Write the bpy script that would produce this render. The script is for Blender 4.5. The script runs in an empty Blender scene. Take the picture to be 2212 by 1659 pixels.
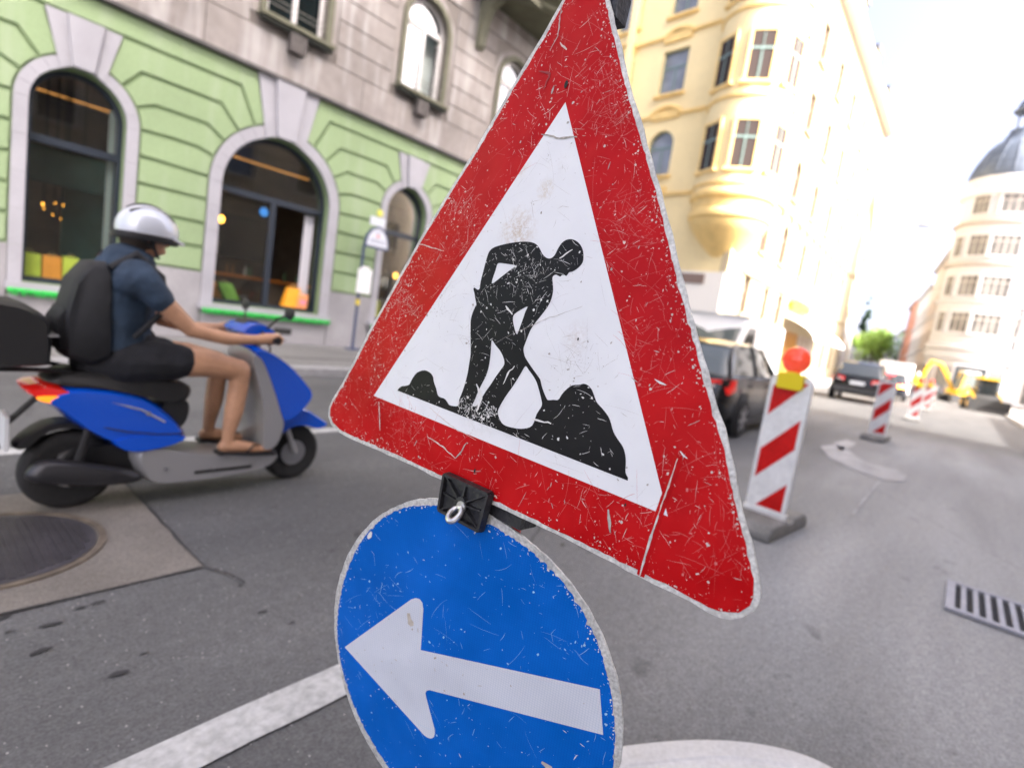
import bpy, bmesh, math, random
from mathutils import Vector, Matrix
random.seed(7)
R = math.radians
sc = bpy.context.scene
# ------------------------------------------------------------------ camera
# world: X runs along the street, Y to the left across it, Z up; the camera stands at (0, 0, 1.30)
FPX, CX, CY, CAMH = 1165.0, 1106.0, 829.5, 1.30      # focal length and centre in pixels of a 2212 px wide picture
ROLL, PITCH, YAW = R(8.59), R(6.8), R(39.6)
_up = Vector((math.sin(ROLL)*math.cos(PITCH), -math.cos(ROLL)*math.cos(PITCH), -math.sin(PITCH)))
_fw = (Vector((0, 0, 1)) - _up*_up[2]).normalized()
_rt = _up.cross(_fw)
if _rt[0] < 0: _rt = -_rt
def c2w(v):                                           # direction (right, down, forward) -> world
    a, b, c = v.dot(_rt), v.dot(_fw), v.dot(_up)
    return Vector((math.sin(YAW)*a + math.cos(YAW)*b, -math.cos(YAW)*a + math.sin(YAW)*b, c))
EYE = Vector((0, 0, CAMH))
cam_d = bpy.data.cameras.new('camera'); cam = bpy.data.objects.new('camera', cam_d)
sc.collection.objects.link(cam); sc.camera = cam
_x, _y, _z = c2w(Vector((1, 0, 0))), c2w(Vector((0, -1, 0))), c2w(Vector((0, 0, -1)))
mw = Matrix((_x, _y, _z)).transposed().to_4x4(); mw.translation = EYE
cam.matrix_world = mw
cam_d.sensor_width = 36; cam_d.lens = FPX/2212*36; cam_d.clip_start = 0.05; cam_d.clip_end = 2000
cam_d.dof.use_dof = True; cam_d.dof.focus_distance = 0.84; cam_d.dof.aperture_fstop = 2.3; cam_d.dof.aperture_blades = 0
# ------------------------------------------------------------------ sky, sun, exposure
SUN_EL, SUN_AZ = R(39), R(182)                        # azimuth clockwise from +Y: the sun stands across the street to the right
w = bpy.data.worlds.new('World'); sc.world = w; w.use_nodes = True
nt = w.node_tree; bg = nt.nodes['Background']
sky = nt.nodes.new('ShaderNodeTexSky'); sky.sky_type = 'NISHITA'; sky.sun_disc = False
sky.sun_elevation = SUN_EL; sky.sun_rotation = SUN_AZ; sky.air_density = 0.22; sky.dust_density = 6.0; sky.ozone_density = 0.0
nt.links.new(sky.outputs[0], bg.inputs[0]); bg.inputs[1].default_value = 0.15
sd = bpy.data.lights.new('sun', 'SUN'); sd.energy = 2.0; sd.angle = R(0.53); sd.color = (1.0, 0.97, 0.93)
sun = bpy.data.objects.new('sun', sd); sc.collection.objects.link(sun)
sdir = Vector((math.sin(SUN_AZ)*math.cos(SUN_EL), math.cos(SUN_AZ)*math.cos(SUN_EL), math.sin(SUN_EL)))
sun.rotation_euler = sdir.to_track_quat('Z', 'Y').to_euler(); sun.location = (0, -30, 40)
vs = sc.view_settings; vs.view_transform = 'Standard'; vs.look = 'None'; vs.gamma = 1; vs.use_curve_mapping = False
vs.exposure = 3.18
sc.cycles.max_bounces = 8; sc.cycles.transparent_max_bounces = 12; sc.cycles.caustics_reflective = False; sc.cycles.caustics_refractive = False
sc.cycles.use_denoising = True

# ------------------------------------------------------------------ helpers
def ray(x, y): return c2w(Vector(((x-CX)/FPX, (y-CY)/FPX, 1)))
def ground(x, y, z=0.0):
    r = ray(x, y); return EYE + r*((z-CAMH)/r.z)
def onplane(x, y, p0, n):
    r = ray(x, y); return EYE + r*((p0-EYE).dot(n)/r.dot(n))
def tag(o, label=None, cat=None, group=None, kind=None):
    if label: o['label'] = label
    if cat: o['category'] = cat
    if group: o['group'] = group
    if kind: o['kind'] = kind
    return o
def thing(name, loc, label, cat, group=None, rz=0):
    o = bpy.data.objects.new(name, None); sc.collection.objects.link(o); o.location = loc; o.rotation_euler = (0, 0, rz)
    o.empty_display_size = 0.1
    return tag(o, label, cat, group)
def copy_tree(o, parent=None):
    c = o.copy(); sc.collection.objects.link(c); c.parent = parent
    for ch in list(o.children): copy_tree(ch, c)
    return c
def wloc(o):
    v = Vector((0, 0, 0))
    while o: v = v + o.location; o = o.parent
    return v
class MB:
    def __init__(s): s.v = []; s.f = []
    def add(s, vs, fs):
        n = len(s.v); s.v += [Vector(p) for p in vs]; s.f += [[i+n for i in f] for f in fs]; return s
    def box(s, x0, x1, y0, y1, z0, z1):
        return s.add([(x0,y0,z0),(x1,y0,z0),(x1,y1,z0),(x0,y1,z0),(x0,y0,z1),(x1,y0,z1),(x1,y1,z1),(x0,y1,z1)],
                     [(0,3,2,1),(4,5,6,7),(0,1,5,4),(1,2,6,5),(2,3,7,6),(3,0,4,7)])
    def obox(s, c, ex, ey, ez):                       # oriented box, half vectors
        c = Vector(c); P = [c+ex*a+ey*b+ez*d for d in (-1,1) for a, b in ((-1,-1),(1,-1),(1,1),(-1,1))]
        return s.add(P, [(0,3,2,1),(4,5,6,7),(0,1,5,4),(1,2,6,5),(2,3,7,6),(3,0,4,7)])
    def rings(s, rs, cap=True, closed=True):
        n = len(rs[0]); b = len(s.v)
        for r in rs: s.v += [Vector(p) for p in r]
        for i in range(len(rs)-1):
            for j in range(n if closed else n-1):
                k = (j+1) % n; s.f.append([b+i*n+j, b+i*n+k, b+(i+1)*n+k, b+(i+1)*n+j])
        if cap: s.f.append([b+j for j in range(n)][::-1]); s.f.append([b+(len(rs)-1)*n+j for j in range(n)])
        return s
    def tube(s, pts, rad, n=10, cap=True, round_caps=False):
        pts = [Vector(p) for p in pts]; rad = rad if isinstance(rad, (list, tuple)) else [rad]*len(pts)
        if round_caps:
            d0 = (pts[0]-pts[1]).normalized(); d1 = (pts[-1]-pts[-2]).normalized(); r0, r1 = rad[0], rad[-1]
            pts = [pts[0]+d0*r0*.95, pts[0]+d0*r0*.7]+pts+[pts[-1]+d1*r1*.7, pts[-1]+d1*r1*.95]
            rad = [r0*.3, r0*.72]+list(rad)+[r1*.72, r1*.3]
        rs = []; prev = None
        for i, p in enumerate(pts):
            t = (pts[min(i+1, len(pts)-1)]-pts[max(i-1, 0)]).normalized()
            if prev is None:
                a = Vector((0,0,1)) if abs(t.z) < .9 else Vector((1,0,0)); x = t.cross(a).normalized()
            else: x = (prev - t*prev.dot(t)).normalized()
            prev = x; y = t.cross(x)
            rs.append([p+(x*math.cos(2*math.pi*k/n)+y*math.sin(2*math.pi*k/n))*rad[i] for k in range(n)])
        return s.rings(rs, cap)
    def lathe(s, prof, c=(0,0,0), n=24, axis='z', cap=True):      # prof: (radius, height)
        c = Vector(c); rs = []
        for r, h in prof:
            ring = []
            for k in range(n):
                a = 2*math.pi*k/n; u, v = r*math.cos(a), r*math.sin(a)
                ring.append(c+Vector({'z':(u,v,h),'y':(v,h,u),'x':(h,u,v)}[axis]))
            rs.append(ring)
        return s.rings(rs, cap)
    def torus(s, c, Rr, r, axis='y', n=28, m=10, squash=1.0):
        c = Vector(c); rs = []
        for i in range(m+1):
            b = 2*math.pi*i/m; rr = Rr+r*math.cos(b); h = r*math.sin(b)*squash; ring = []
            for k in range(n):
                a = 2*math.pi*k/n; u, v = rr*math.cos(a), rr*math.sin(a)
                ring.append(c+Vector({'z':(u,v,h),'y':(v,h,u),'x':(h,u,v)}[axis]))
            rs.append(ring)
        return s.rings(rs, False)
    def ball(s, c, rx, ry=None, rz=None, n=16, m=10):
        ry = ry or rx; rz = rz or rx; c = Vector(c); rs = []
        for i in range(m+1):
            t = -math.pi/2+math.pi*min(max(i/m, .02), .98); q = math.cos(t)
            rs.append([c+Vector((rx*q*math.cos(2*math.pi*k/n), ry*q*math.sin(2*math.pi*k/n), rz*math.sin(t))) for k in range(n)])
        return s.rings(rs)
    def prism(s, poly, o, ex, ey, ez, t0, t1):        # convex or simple polygon extruded
        o = Vector(o); n = len(poly)
        A = [o+ex*p[0]+ey*p[1]+ez*t0 for p in poly]; B = [o+ex*p[0]+ey*p[1]+ez*t1 for p in poly]
        return s.add(A+B, [list(range(n))[::-1], list(range(n, 2*n))]+[[i, (i+1)%n, (i+1)%n+n, i+n] for i in range(n)])
    def pillow(s, prof, yc, hw, edge=.03, inset=.08):  # profile in (x,z), width along y, sides rounded
        cx = sum(p[0] for p in prof)/len(prof); cz = sum(p[1] for p in prof)/len(prof); rs = []
        for t, k in ((-1, inset), (-1+edge/hw*.35, inset*.45), (-1+edge/hw, 0), (0, -.01), (1-edge/hw, 0), (1-edge/hw*.35, inset*.45), (1, inset)):
            rs.append([(cx+(p[0]-cx)*(1-k), yc+hw*t, cz+(p[1]-cz)*(1-k)) for p in prof])
        return s.rings(rs)
    def build(s, name, mat, parent=None, smooth=False, angle=35, kind=None):
        off = wloc(parent) if parent else Vector((0, 0, 0))
        me = bpy.data.meshes.new(name); me.from_pydata([p-off for p in s.v], [], s.f)
        bm = bmesh.new(); bm.from_mesh(me); bmesh.ops.recalc_face_normals(bm, faces=bm.faces); bm.to_mesh(me); bm.free()
        return link(name, me, mat, parent, smooth, angle, kind)
def link(name, me, mat, parent=None, smooth=False, angle=35, kind=None):
    if smooth:
        me.shade_smooth() if hasattr(me, 'shade_smooth') else None
        try: me.set_sharp_from_angle(angle=R(angle))
        except Exception: pass
    me.materials.clear(); me.materials.append(mat)
    o = bpy.data.objects.new(name, me); sc.collection.objects.link(o)
    if parent: o.parent = parent
    if kind: o['kind'] = kind
    return o
def fill2d(polys, t=0.0):                             # filled outline with holes -> verts (x,y,z), faces
    cu = bpy.data.curves.new('t', 'CURVE'); cu.dimensions = '2D'; cu.fill_mode = 'BOTH' if t else 'FRONT'; cu.extrude = t/2
    for P in polys:
        sp = cu.splines.new('POLY'); sp.points.add(len(P)-1); sp.use_cyclic_u = True
        for q, p in zip(sp.points, P): q.co = (p[0], p[1], 0, 1)
    ob = bpy.data.objects.new('t', cu); me = bpy.data.meshes.new_from_object(ob)
    vs = [v.co.copy() for v in me.vertices]; fs = [list(p.vertices) for p in me.polygons]
    bpy.data.objects.remove(ob); bpy.data.curves.remove(cu); bpy.data.meshes.remove(me)
    return vs, fs
def plate(polys, o, ex, ey, ez, t):                   # mesh builder of a filled outline, front face on the plane, thickness t behind it (-ez)
    vs, fs = fill2d(polys, t); o = Vector(o); m = MB()
    return m.add([o+ex*v.x+ey*v.y+ez*(v.z-t/2) for v in vs], fs)
def inset(P, d):                                      # move a polygon's edges inwards by d (counter-clockwise or not)
    n = len(P); A = sum(P[i][0]*P[(i+1)%n][1]-P[(i+1)%n][0]*P[i][1] for i in range(n)); sg = 1 if A > 0 else -1; out = []
    for i in range(n):
        a, b, c = Vector(P[i-1]), Vector(P[i]), Vector(P[(i+1)%n])
        e1, e2 = (b-a), (c-b)
        if e1.length < 1e-6 or e2.length < 1e-6: out.append(tuple(b)); continue
        e1.normalize(); e2.normalize(); n1, n2 = Vector((-e1.y, e1.x))*sg, Vector((-e2.y, e2.x))*sg
        m = n1+n2; L = m.length
        if L < .3: out.append(tuple(b+n1*d)); continue
        m /= L; out.append(tuple(b+m*(d/max(m.dot(n1), .5))))
    return out
def smooth_poly(P, k=3, closed=True):                 # Catmull-Rom through the points
    n = len(P); o = []
    for i in range(n if closed else n-1):
        a, b, c, d = (Vector(P[(i+j-1) % n] if closed else P[min(max(i+j-1, 0), n-1)]) for j in range(4))
        if (c-b).length < 1e-6: continue
        for s in range(k):
            t = s/k; o.append(tuple(.5*((2*b)+(c-a)*t+(2*a-5*b+4*c-d)*t*t+(3*b-a-3*c+d)*t**3)))
    return o
def pip(p, P):
    x, y = p; r = False; j = len(P)-1
    for i in range(len(P)):
        xi, yi = P[i]; xj, yj = P[j]
        if (yi > y) != (yj > y) and x < (xj-xi)*(y-yi)/(yj-yi)+xi: r = not r
        j = i
    return r
X, Y, Z = Vector((1,0,0)), Vector((0,1,0)), Vector((0,0,1))
# ------------------------------------------------------------------ materials
MATS = {}
def nodes(name):
    m = bpy.data.materials.new(name); m.use_nodes = True; t = m.node_tree
    return m, t, t.nodes['Principled BSDF'], (lambda k: t.nodes.new('ShaderNode'+k)), t.links.new
def mixc(t, l, fac, a, b, mode='MIX'):
    n = t.nodes.new('ShaderNodeMix'); n.data_type = 'RGBA'; n.blend_type = mode
    for s, v in ((0, fac), (6, a), (7, b)):
        if hasattr(v, 'links') or hasattr(v, 'is_linked'): l(v, n.inputs[s])
        elif s == 0: n.inputs[0].default_value = v
        else: n.inputs[s].default_value = (*v, 1) if len(v) == 3 else v
    return n.outputs[2]
def ramp(t, l, src, p0, p1):
    n = t.nodes.new('ShaderNodeMapRange'); l(src, n.inputs[0]); n.inputs[1].default_value = p0; n.inputs[2].default_value = p1; n.clamp = True
    return n.outputs[0]
def mat(name, col, rough=.6, metal=0., var=.0, vs=4., var2=.0, vs2=40., bump=0., bs=60., bd=.01, coat=0., spec=.5, emit=0., ecol=None, streak=None):
    if name in MATS: return MATS[name]
    m, t, b, N, l = nodes(name); MATS[name] = m
    b.inputs['Roughness'].default_value = rough; b.inputs['Metallic'].default_value = metal
    b.inputs['Base Color'].default_value = (*col, 1); b.inputs['Coat Weight'].default_value = coat; b.inputs['Coat Roughness'].default_value = .08
    b.inputs['Specular IOR Level'].default_value = spec
    tc = N('TexCoord').outputs['Object']
    if var or var2:
        c = None
        for k, s, d in ((var, vs, 5), (var2, vs2, 3)):
            if not k: continue
            n = N('TexNoise'); l(tc, n.inputs['Vector']); n.inputs['Scale'].default_value = s; n.inputs['Detail'].default_value = d
            f = ramp(t, l, n.outputs[0], .3, .7)
            src = c if c is not None else tuple(col)
            c = mixc(t, l, f, mixc(t, l, 1., src, (1-k,)*3, 'MULTIPLY'), mixc(t, l, 1., src, (1+k,)*3, 'MULTIPLY'))
        if streak:
            mp = N('Mapping'); l(tc, mp.inputs[0]); mp.inputs[3].default_value = (1.9, 1.9, .30); n = N('TexNoise'); l(mp.outputs[0], n.inputs['Vector']); n.inputs['Scale'].default_value = 1.6; n.inputs['Detail'].default_value = 5
            c = mixc(t, l, ramp(t, l, n.outputs[0], .50, .72), c, streak)
        l(c, b.inputs['Base Color'])
    if bump:
        n = N('TexNoise'); l(tc, n.inputs['Vector']); n.inputs['Scale'].default_value = bs; n.inputs['Detail'].default_value = 4
        bn = N('Bump'); bn.inputs['Strength'].default_value = bump; bn.inputs['Distance'].default_value = bd; l(n.outputs[0], bn.inputs['Height']); l(bn.outputs[0], b.inputs['Normal'])
    if emit:
        b.inputs['Emission Color'].default_value = (*(ecol or col), 1); b.inputs['Emission Strength'].default_value = emit
    return m
def glass(name, tint=(.75,.8,.82), refl=1.0):
    if name in MATS: return MATS[name]
    m, t, b, N, l = nodes(name); MATS[name] = m; t.nodes.remove(b)
    tr, gl, mx, fr = N('BsdfTransparent'), N('BsdfGlossy'), N('MixShader'), N('Fresnel')
    tr.inputs[0].default_value = (*tint, 1); gl.inputs['Roughness'].default_value = .02; gl.inputs[0].default_value = (refl, refl, refl, 1); fr.inputs[0].default_value = 1.6
    l(fr.outputs[0], mx.inputs[0]); l(tr.outputs[0], mx.inputs[1]); l(gl.outputs[0], mx.inputs[2]); l(mx.outputs[0], t.nodes['Material Output'].inputs[0])
    return m
def asphalt(name, a, b_, spk=.5, patch=.3, worn=None):
    m, t, b, N, l = nodes(name); tc = N('TexCoord').outputs['Object']
    n1 = N('TexNoise'); n1.inputs['Scale'].default_value = .55; n1.inputs['Detail'].default_value = 6; l(tc, n1.inputs['Vector'])
    n2 = N('TexNoise'); n2.inputs['Scale'].default_value = 85; n2.inputs['Detail'].default_value = 5; n2.inputs['Roughness'].default_value = .75; l(tc, n2.inputs['Vector'])
    c = mixc(t, l, ramp(t, l, n1.outputs[0], .35, .68), a, b_)
    mp = N('Mapping'); l(tc, mp.inputs[0]); mp.inputs[3].default_value = (.22, 1.5, 1); n6 = N('TexNoise'); n6.inputs['Scale'].default_value = 1.1; n6.inputs['Detail'].default_value = 5; l(mp.outputs[0], n6.inputs['Vector'])
    track = ramp(t, l, n6.outputs[0], .36, .66)
    if worn:                                          # paler, worn surface in the closed lane
        sx = N('SeparateXYZ'); l(tc, sx.inputs[0]); f = None
        nz = N('Math'); nz.operation = 'MULTIPLY_ADD'; l(n1.outputs[0], nz.inputs[0]); nz.inputs[1].default_value = 1.6; nz.inputs[2].default_value = -.8
        for ax, p0, p1 in ((1, 2.2, .5), (0, .7, 3.4), (0, 17, 12)):
            ad = N('Math'); ad.operation = 'ADD'; l(sx.outputs[ax], ad.inputs[0]); l(nz.outputs[0], ad.inputs[1]); g_ = ramp(t, l, ad.outputs[0], p0, p1)
            if f is None: f = g_
            else:
                q = N('Math'); q.operation = 'MULTIPLY'; l(f, q.inputs[0]); l(g_, q.inputs[1]); f = q.outputs[0]
        c = mixc(t, l, f, c, worn)
        ad = N('Math'); ad.operation = 'ADD'; l(sx.outputs[0], ad.inputs[0]); l(nz.outputs[0], ad.inputs[1]); c = mixc(t, l, ramp(t, l, ad.outputs[0], 15.5, 18.5), c, (.062,.061,.060))  # asphalt darkened beyond the shade edge, to hold back the sun's glare
    c = mixc(t, l, track, mixc(t, l, 1., c, (.84,)*3, 'MULTIPLY'), mixc(t, l, 1., c, (1.14,)*3, 'MULTIPLY'))
    c = mixc(t, l, ramp(t, l, n2.outputs[0], .3, .72), mixc(t, l, 1., c, (.55,)*3, 'MULTIPLY'), mixc(t, l, 1., c, (1.4,)*3, 'MULTIPLY'))
    v = N('TexVoronoi'); v.inputs['Scale'].default_value = 62; l(tc, v.inputs['Vector'])
    n3 = N('TexWhiteNoise'); l(v.outputs['Position'], n3.inputs['Vector'])
    sz = N('Math'); sz.operation = 'MULTIPLY_ADD'; l(n3.outputs['Value'], sz.inputs[0]); sz.inputs[1].default_value = .85; sz.inputs[2].default_value = -.62
    th = N('Math'); th.operation = 'LESS_THAN'; l(v.outputs['Distance'], th.inputs[0]); l(sz.outputs[0], th.inputs[1])
    g = N('Math'); g.operation = 'GREATER_THAN'; g.inputs[1].default_value = .70; l(n3.outputs['Value'], g.inputs[0])
    mu = N('Math'); mu.operation = 'MULTIPLY'; l(th.outputs[0], mu.inputs[0]); l(g.outputs[0], mu.inputs[1])
    mu2 = N('Math'); mu2.operation = 'MULTIPLY'; l(mu.outputs[0], mu2.inputs[0]); mu2.inputs[1].default_value = spk
    c = mixc(t, l, mu2.outputs[0], c, (.42,.41,.39))
    n5 = N('TexNoise'); n5.inputs['Scale'].default_value = 24; n5.inputs['Detail'].default_value = 4; n5.inputs['Roughness'].default_value = .7; l(tc, n5.inputs['Vector'])
    c = mixc(t, l, ramp(t, l, n5.outputs[0], .35, .65), mixc(t, l, 1., c, (.86,)*3, 'MULTIPLY'), mixc(t, l, 1., c, (1.12,)*3, 'MULTIPLY'))
    n4 = N('TexNoise'); n4.inputs['Scale'].default_value = 4.2; n4.inputs['Detail'].default_value = 3; l(tc, n4.inputs['Vector'])
    c = mixc(t, l, ramp(t, l, n4.outputs[0], .67, .73), c, mixc(t, l, 1., c, (1-patch,)*3, 'MULTIPLY'))
    l(c, b.inputs['Base Color']); b.inputs['Roughness'].default_value = .82
    bn = N('Bump'); bn.inputs['Strength'].default_value = .6; bn.inputs['Distance'].default_value = .004; l(n2.outputs[0], bn.inputs['Height']); l(bn.outputs[0], b.inputs['Normal'])
    return m
# ------------------------------------------------------------------ ground, road, pavements
m_asph = asphalt('asphalt', (.095,.096,.098), (.135,.136,.137), .8, worn=(.335,.34,.342))
m_pave = asphalt('pavement_asphalt', (.17,.168,.165), (.215,.21,.205), .2, .1)
m_gran = mat('granite', (.30,.30,.305), .75, var=.15, vs=9, var2=.3, vs2=160, bump=.2, bs=120)
m_concrete = mat('patch_concrete', (.185,.168,.148), .85, var=.15, vs=3, var2=.25, vs2=110, bump=.4, bs=130)
m_paint = mat('road_paint', (.44,.445,.44), .7, var=.16, vs=5, var2=.2, vs2=38, bump=.15, bs=150)
m_wornpaint = mat('road_paint_worn', (.36,.36,.37), .75, var=.25, vs=3, var2=.25, vs2=60)
m_iron = mat('cast_iron', (.085,.080,.088), .55, .4, var=.2, vs=8, var2=.2, vs2=90)
def sheet(name, x0, x1, y0, y1, z, m, kind='structure'):
    o = MB().add([(x0,y0,z),(x1,y0,z),(x1,y1,z),(x0,y1,z)], [(0,1,2,3)]).build(name, m); o['kind'] = kind; return o
sheet('ground', -700, 900, -700, 700, -.03, mat('far_ground', (.2,.2,.2), .9))
sheet('road', -60, 190, -30, 120, 0, m_asph)
def pavement(name, x0, x1, y0, y1, kerb_y, mat_=None, edge=1, stones=None):
    p = MB().box(x0, x1, y0, y1, -.02, .12).build(name, mat_ or m_pave); p['kind'] = 'structure'
    if stones:
        a, b = stones; ys = (kerb_y, y0-.012) if edge > 0 else (y1+.012, kerb_y); first = None
        for i in range(int((b-a)/1.0)):
            if first is None:
                first = MB().add(*(lambda q: (q.v, q.f))(MB().box(a+.006, a+.994, ys[0], ys[1], -.02, .118))).build('kerb_stone', m_gran, p)
                bv = first.modifiers.new('b', 'BEVEL'); bv.width = .012; bv.segments = 2
            else:
                c = first.copy(); sc.collection.objects.link(c); c.parent = p; c.location.x += i*1.0; c.location.z += random.uniform(-.003, .003)
    return p
pavement('pavement', -60, 14.9, 7.82, 10.74, 7.5, stones=(-6, 14))
pavement('pavement', 31.5, 66, 7.4, 10.9, 7.1, m_gran, stones=(31.5, 60.5))
pavement('pavement', 9.0, 60, -12, -2.35, -2.05, mat('pavement_tan', (.30,.27,.24), .85, var=.15, vs=2, var2=.2, vs2=60), -1, stones=(30, 60))
pavement('pavement', -60, 9.6, -12, -3.2, -2.9, m_pave, -1, None)
# a narrow drainage gap between the granite strip and the pavement asphalt
o = MB().box(-30, 14.8, 8.52, 8.57, .121, .126).build('gutter_line', mat('gutter_dark', (.06,.06,.062), .8)); o['kind'] = 'structure'
# painted lines
L0, L1 = ground(221, 1659), ground(730, 1443)
ly1 = (L0.y+L1.y)/2
line = MB(); N_ = 40; xs = [-4+5.55*i/N_ for i in range(N_+1)]
line.add([(x, ly1+random.uniform(-.004, .004), .0085) for x in xs]+[(x, ly1-.145+random.uniform(-.004, .004), .0085) for x in xs[::-1]], [list(range(2*len(xs)))])
o = line.build('painted_lane_line', m_paint); o['kind'] = 'structure'
yl = ground(690, 936).y
o = MB().add([(-12, yl, .005), (16, yl, .005), (16, yl+.14, .005), (-12, yl+.14, .005)], [(0,1,2,3)]).build('painted_edge_line', m_paint); o['kind'] = 'structure'
def blot(name, pts, z, m):
    P = [ground(x, y) for x, y in pts]; o = MB().add([(p.x, p.y, z) for p in P], [list(range(len(P)))]).build(name, m); o['kind'] = 'structure'; return o
blot('worn_road_marking', [(1772,965),(1800,962),(1822,966),(1868,1000),(1935,1015),(1958,1028),(1950,1042),(1900,1036),(1850,1018),(1790,990)], .0095, m_wornpaint)
blot('worn_road_marking', [(1800,958),(1830,950),(1850,958),(1838,968),(1815,975)], .0095, m_wornpaint)
blot('worn_road_marking', [(1838,1112),(1844,1114),(1902,1042),(1896,1040)], .0095, m_wornpaint)
blot('worn_road_marking', [(1652,1030),(1676,1028),(1680,1036),(1655,1045)], .0095, m_wornpaint)
# tar seams and oil marks in the asphalt
m_tar = mat('tar', (.035,.035,.037), .6)
for k in range(46):
    x = random.uniform(.1, 3.2); y = random.uniform(1.55, 2.4) if k < 34 else random.uniform(4.4, 7.0)
    a = random.uniform(-.3, .3); l_ = random.uniform(.008, .035); w_ = l_*random.uniform(.25, .5); n = 9; P = []
    for j in range(n):
        t = 2*math.pi*j/n; rr = random.uniform(.7, 1.2); u, v = l_*rr*math.cos(t), w_*rr*math.sin(t)
        P.append((x+u*math.cos(a)-v*math.sin(a), y+u*math.sin(a)+v*math.cos(a), .006))
    o = MB().add(P, [list(range(n))]).build('oil_spot', m_tar); o['kind'] = 'structure'
seam = MB()
for (x0, y0, x1, y1) in ((.965,2.42,.972,3.66), (-2,2.415,.965,2.41), (.96,2.41,1.02,2.30), (1.02,2.30,1.05,2.18)):
    n = 14; A = []; B = []
    for i in range(n+1):
        t = i/n; x = x0+(x1-x0)*t+random.uniform(-.006,.006); y = y0+(y1-y0)*t+random.uniform(-.006,.006); h = random.uniform(.002,.008)
        d = Vector((x1-x0, y1-y0)).normalized(); nrm = Vector((-d.y, d.x))*h
        A.append((x+nrm.x, y+nrm.y, .0095)); B.append((x-nrm.x, y-nrm.y, .0095))
    seam.add(A+B[::-1], [list(range(2*(n+1)))])
for (px0, py0, px1, py1) in ((1.9,1.45,3.4,2.3), (3.4,2.3,6.5,2.2), (5.2,-.9,7.4,.6), (2.6,4.6,5.9,5.3)):
    n = 40; x, y = px0, py0; A = []; B = []
    for i in range(n+1):
        t = i/n; x = px0+(px1-px0)*t+.03*math.sin(9*t+px0)+random.uniform(-.012,.012); y = py0+(py1-py0)*t+.05*math.sin(7*t+py0)+random.uniform(-.012,.012); h = random.uniform(.0008,.003)
        A.append((x-h, y+h, .0075)); B.append((x+h, y-h, .0075))
    seam.add(A+B, [[i, i+1, n+2+i, n+1+i] for i in range(n)])
seam.build('patch_seam', m_tar)['kind'] = 'structure'
sheet('concrete_patch', -.6, .965, 2.415, 3.66, .005, m_concrete)
# ------------------------------------------------------------------ manhole, gully grate, round base
mh = thing('manhole_cover', (.33, 3.0, 0), 'round dark iron manhole cover set in a brownish concrete patch', 'manhole')
MB().lathe([(.40,.004),(.40,.013),(.372,.013),(.372,.006)], (.33,3.0,0), 48, cap=False).build('frame_ring', mat('iron_rim', (.16,.13,.10), .7, .2, var=.3, vs=20), mh)
MB().lathe([(.0001,.010),(.362,.010),(.362,.004)], (.33,3.0,0), 48, cap=False).build('cover_plate', m_iron, mh)
tp = MB()
for i in range(-11, 12):
    for j in range(-13, 14):
        x, y = i*.031, j*.026+(.013 if i % 2 else 0)
        if x*x+y*y < .335**2: tp.box(.33+x-.0115, .33+x+.0115, 3.0+y-.008, 3.0+y+.008, .009, .0155)
tp.build('tread_pattern', m_iron, mh, kind='stuff')
gr = thing('gully_grate', (4.36, -.42, 0), 'grey iron gully grate with parallel slots sunk in the pale roadway', 'drain')
m_galv = mat('grey_iron', (.33,.33,.36), .5, .6, var=.12, vs=15, var2=.1, vs2=80)
gx0, gx1, gy0, gy1 = 4.06, 4.66, -.72, -.15
MB().box(gx0, gx1, gy0, gy1, .005, .007).build('pit', mat('pit_dark', (.02,.02,.022), .9), gr)
f = MB()
for a in ((gx0, gx0+.045, gy0, gy1), (gx1-.045, gx1, gy0, gy1), (gx0+.045, gx1-.045, gy0, gy0+.045), (gx0+.045, gx1-.045, gy1-.045, gy1)): f.box(*a, .005, .024)
f.build('frame', m_galv, gr)
for k in range(8):
    y = gy1-.085-k*.058; MB().box(gx0+.05, gx1-.05, y-.015, y+.011, .007, .022).build('bar', m_galv, gr)
cb = MB()
for k in range(9): cb.box(gx0+.09+k*.052, gx0+.098+k*.052, gy0+.046, gy1-.046, .0075, .0125)
cb.build('crossbars', mat('dark_iron', (.10,.10,.105), .6, .4), gr)
base_edge = [(1.40,.65),(1.506,.59),(1.653,.495),(1.784,.392),(1.893,.277),(1.959,.166),(1.972,.07),(1.94,-.08),(1.86,-.22),(1.70,-.34),(1.5,-.40),(1.3,-.38),(1.12,-.28),(1.02,-.1),(1.0,.12),(1.05,.35),(1.18,.54),(1.29,.63)]
be = smooth_poly(base_edge, 4); cxb, cyb = 1.48, .12
sb = thing('round_base', (cxb, cyb, 0), 'low round white concrete base lying on the road below the blue arrow disc', 'concrete base')
mb = MB(); prof = [(1.0,.004),(1.0,.045),(.985,.056),(.95,.06),(.86,.061),(.845,.066),(.80,.066),(.785,.061),(.2,.062)]
mb.rings([[(cxb+(p[0]-cxb)*k, cyb+(p[1]-cyb)*k, z) for p in be] for k, z in prof])
mb.build('slab', mat('white_concrete', (.60,.60,.60), .7, var=.08, vs=5, var2=.08, vs2=70, bump=.1), sb, True, 30)
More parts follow.
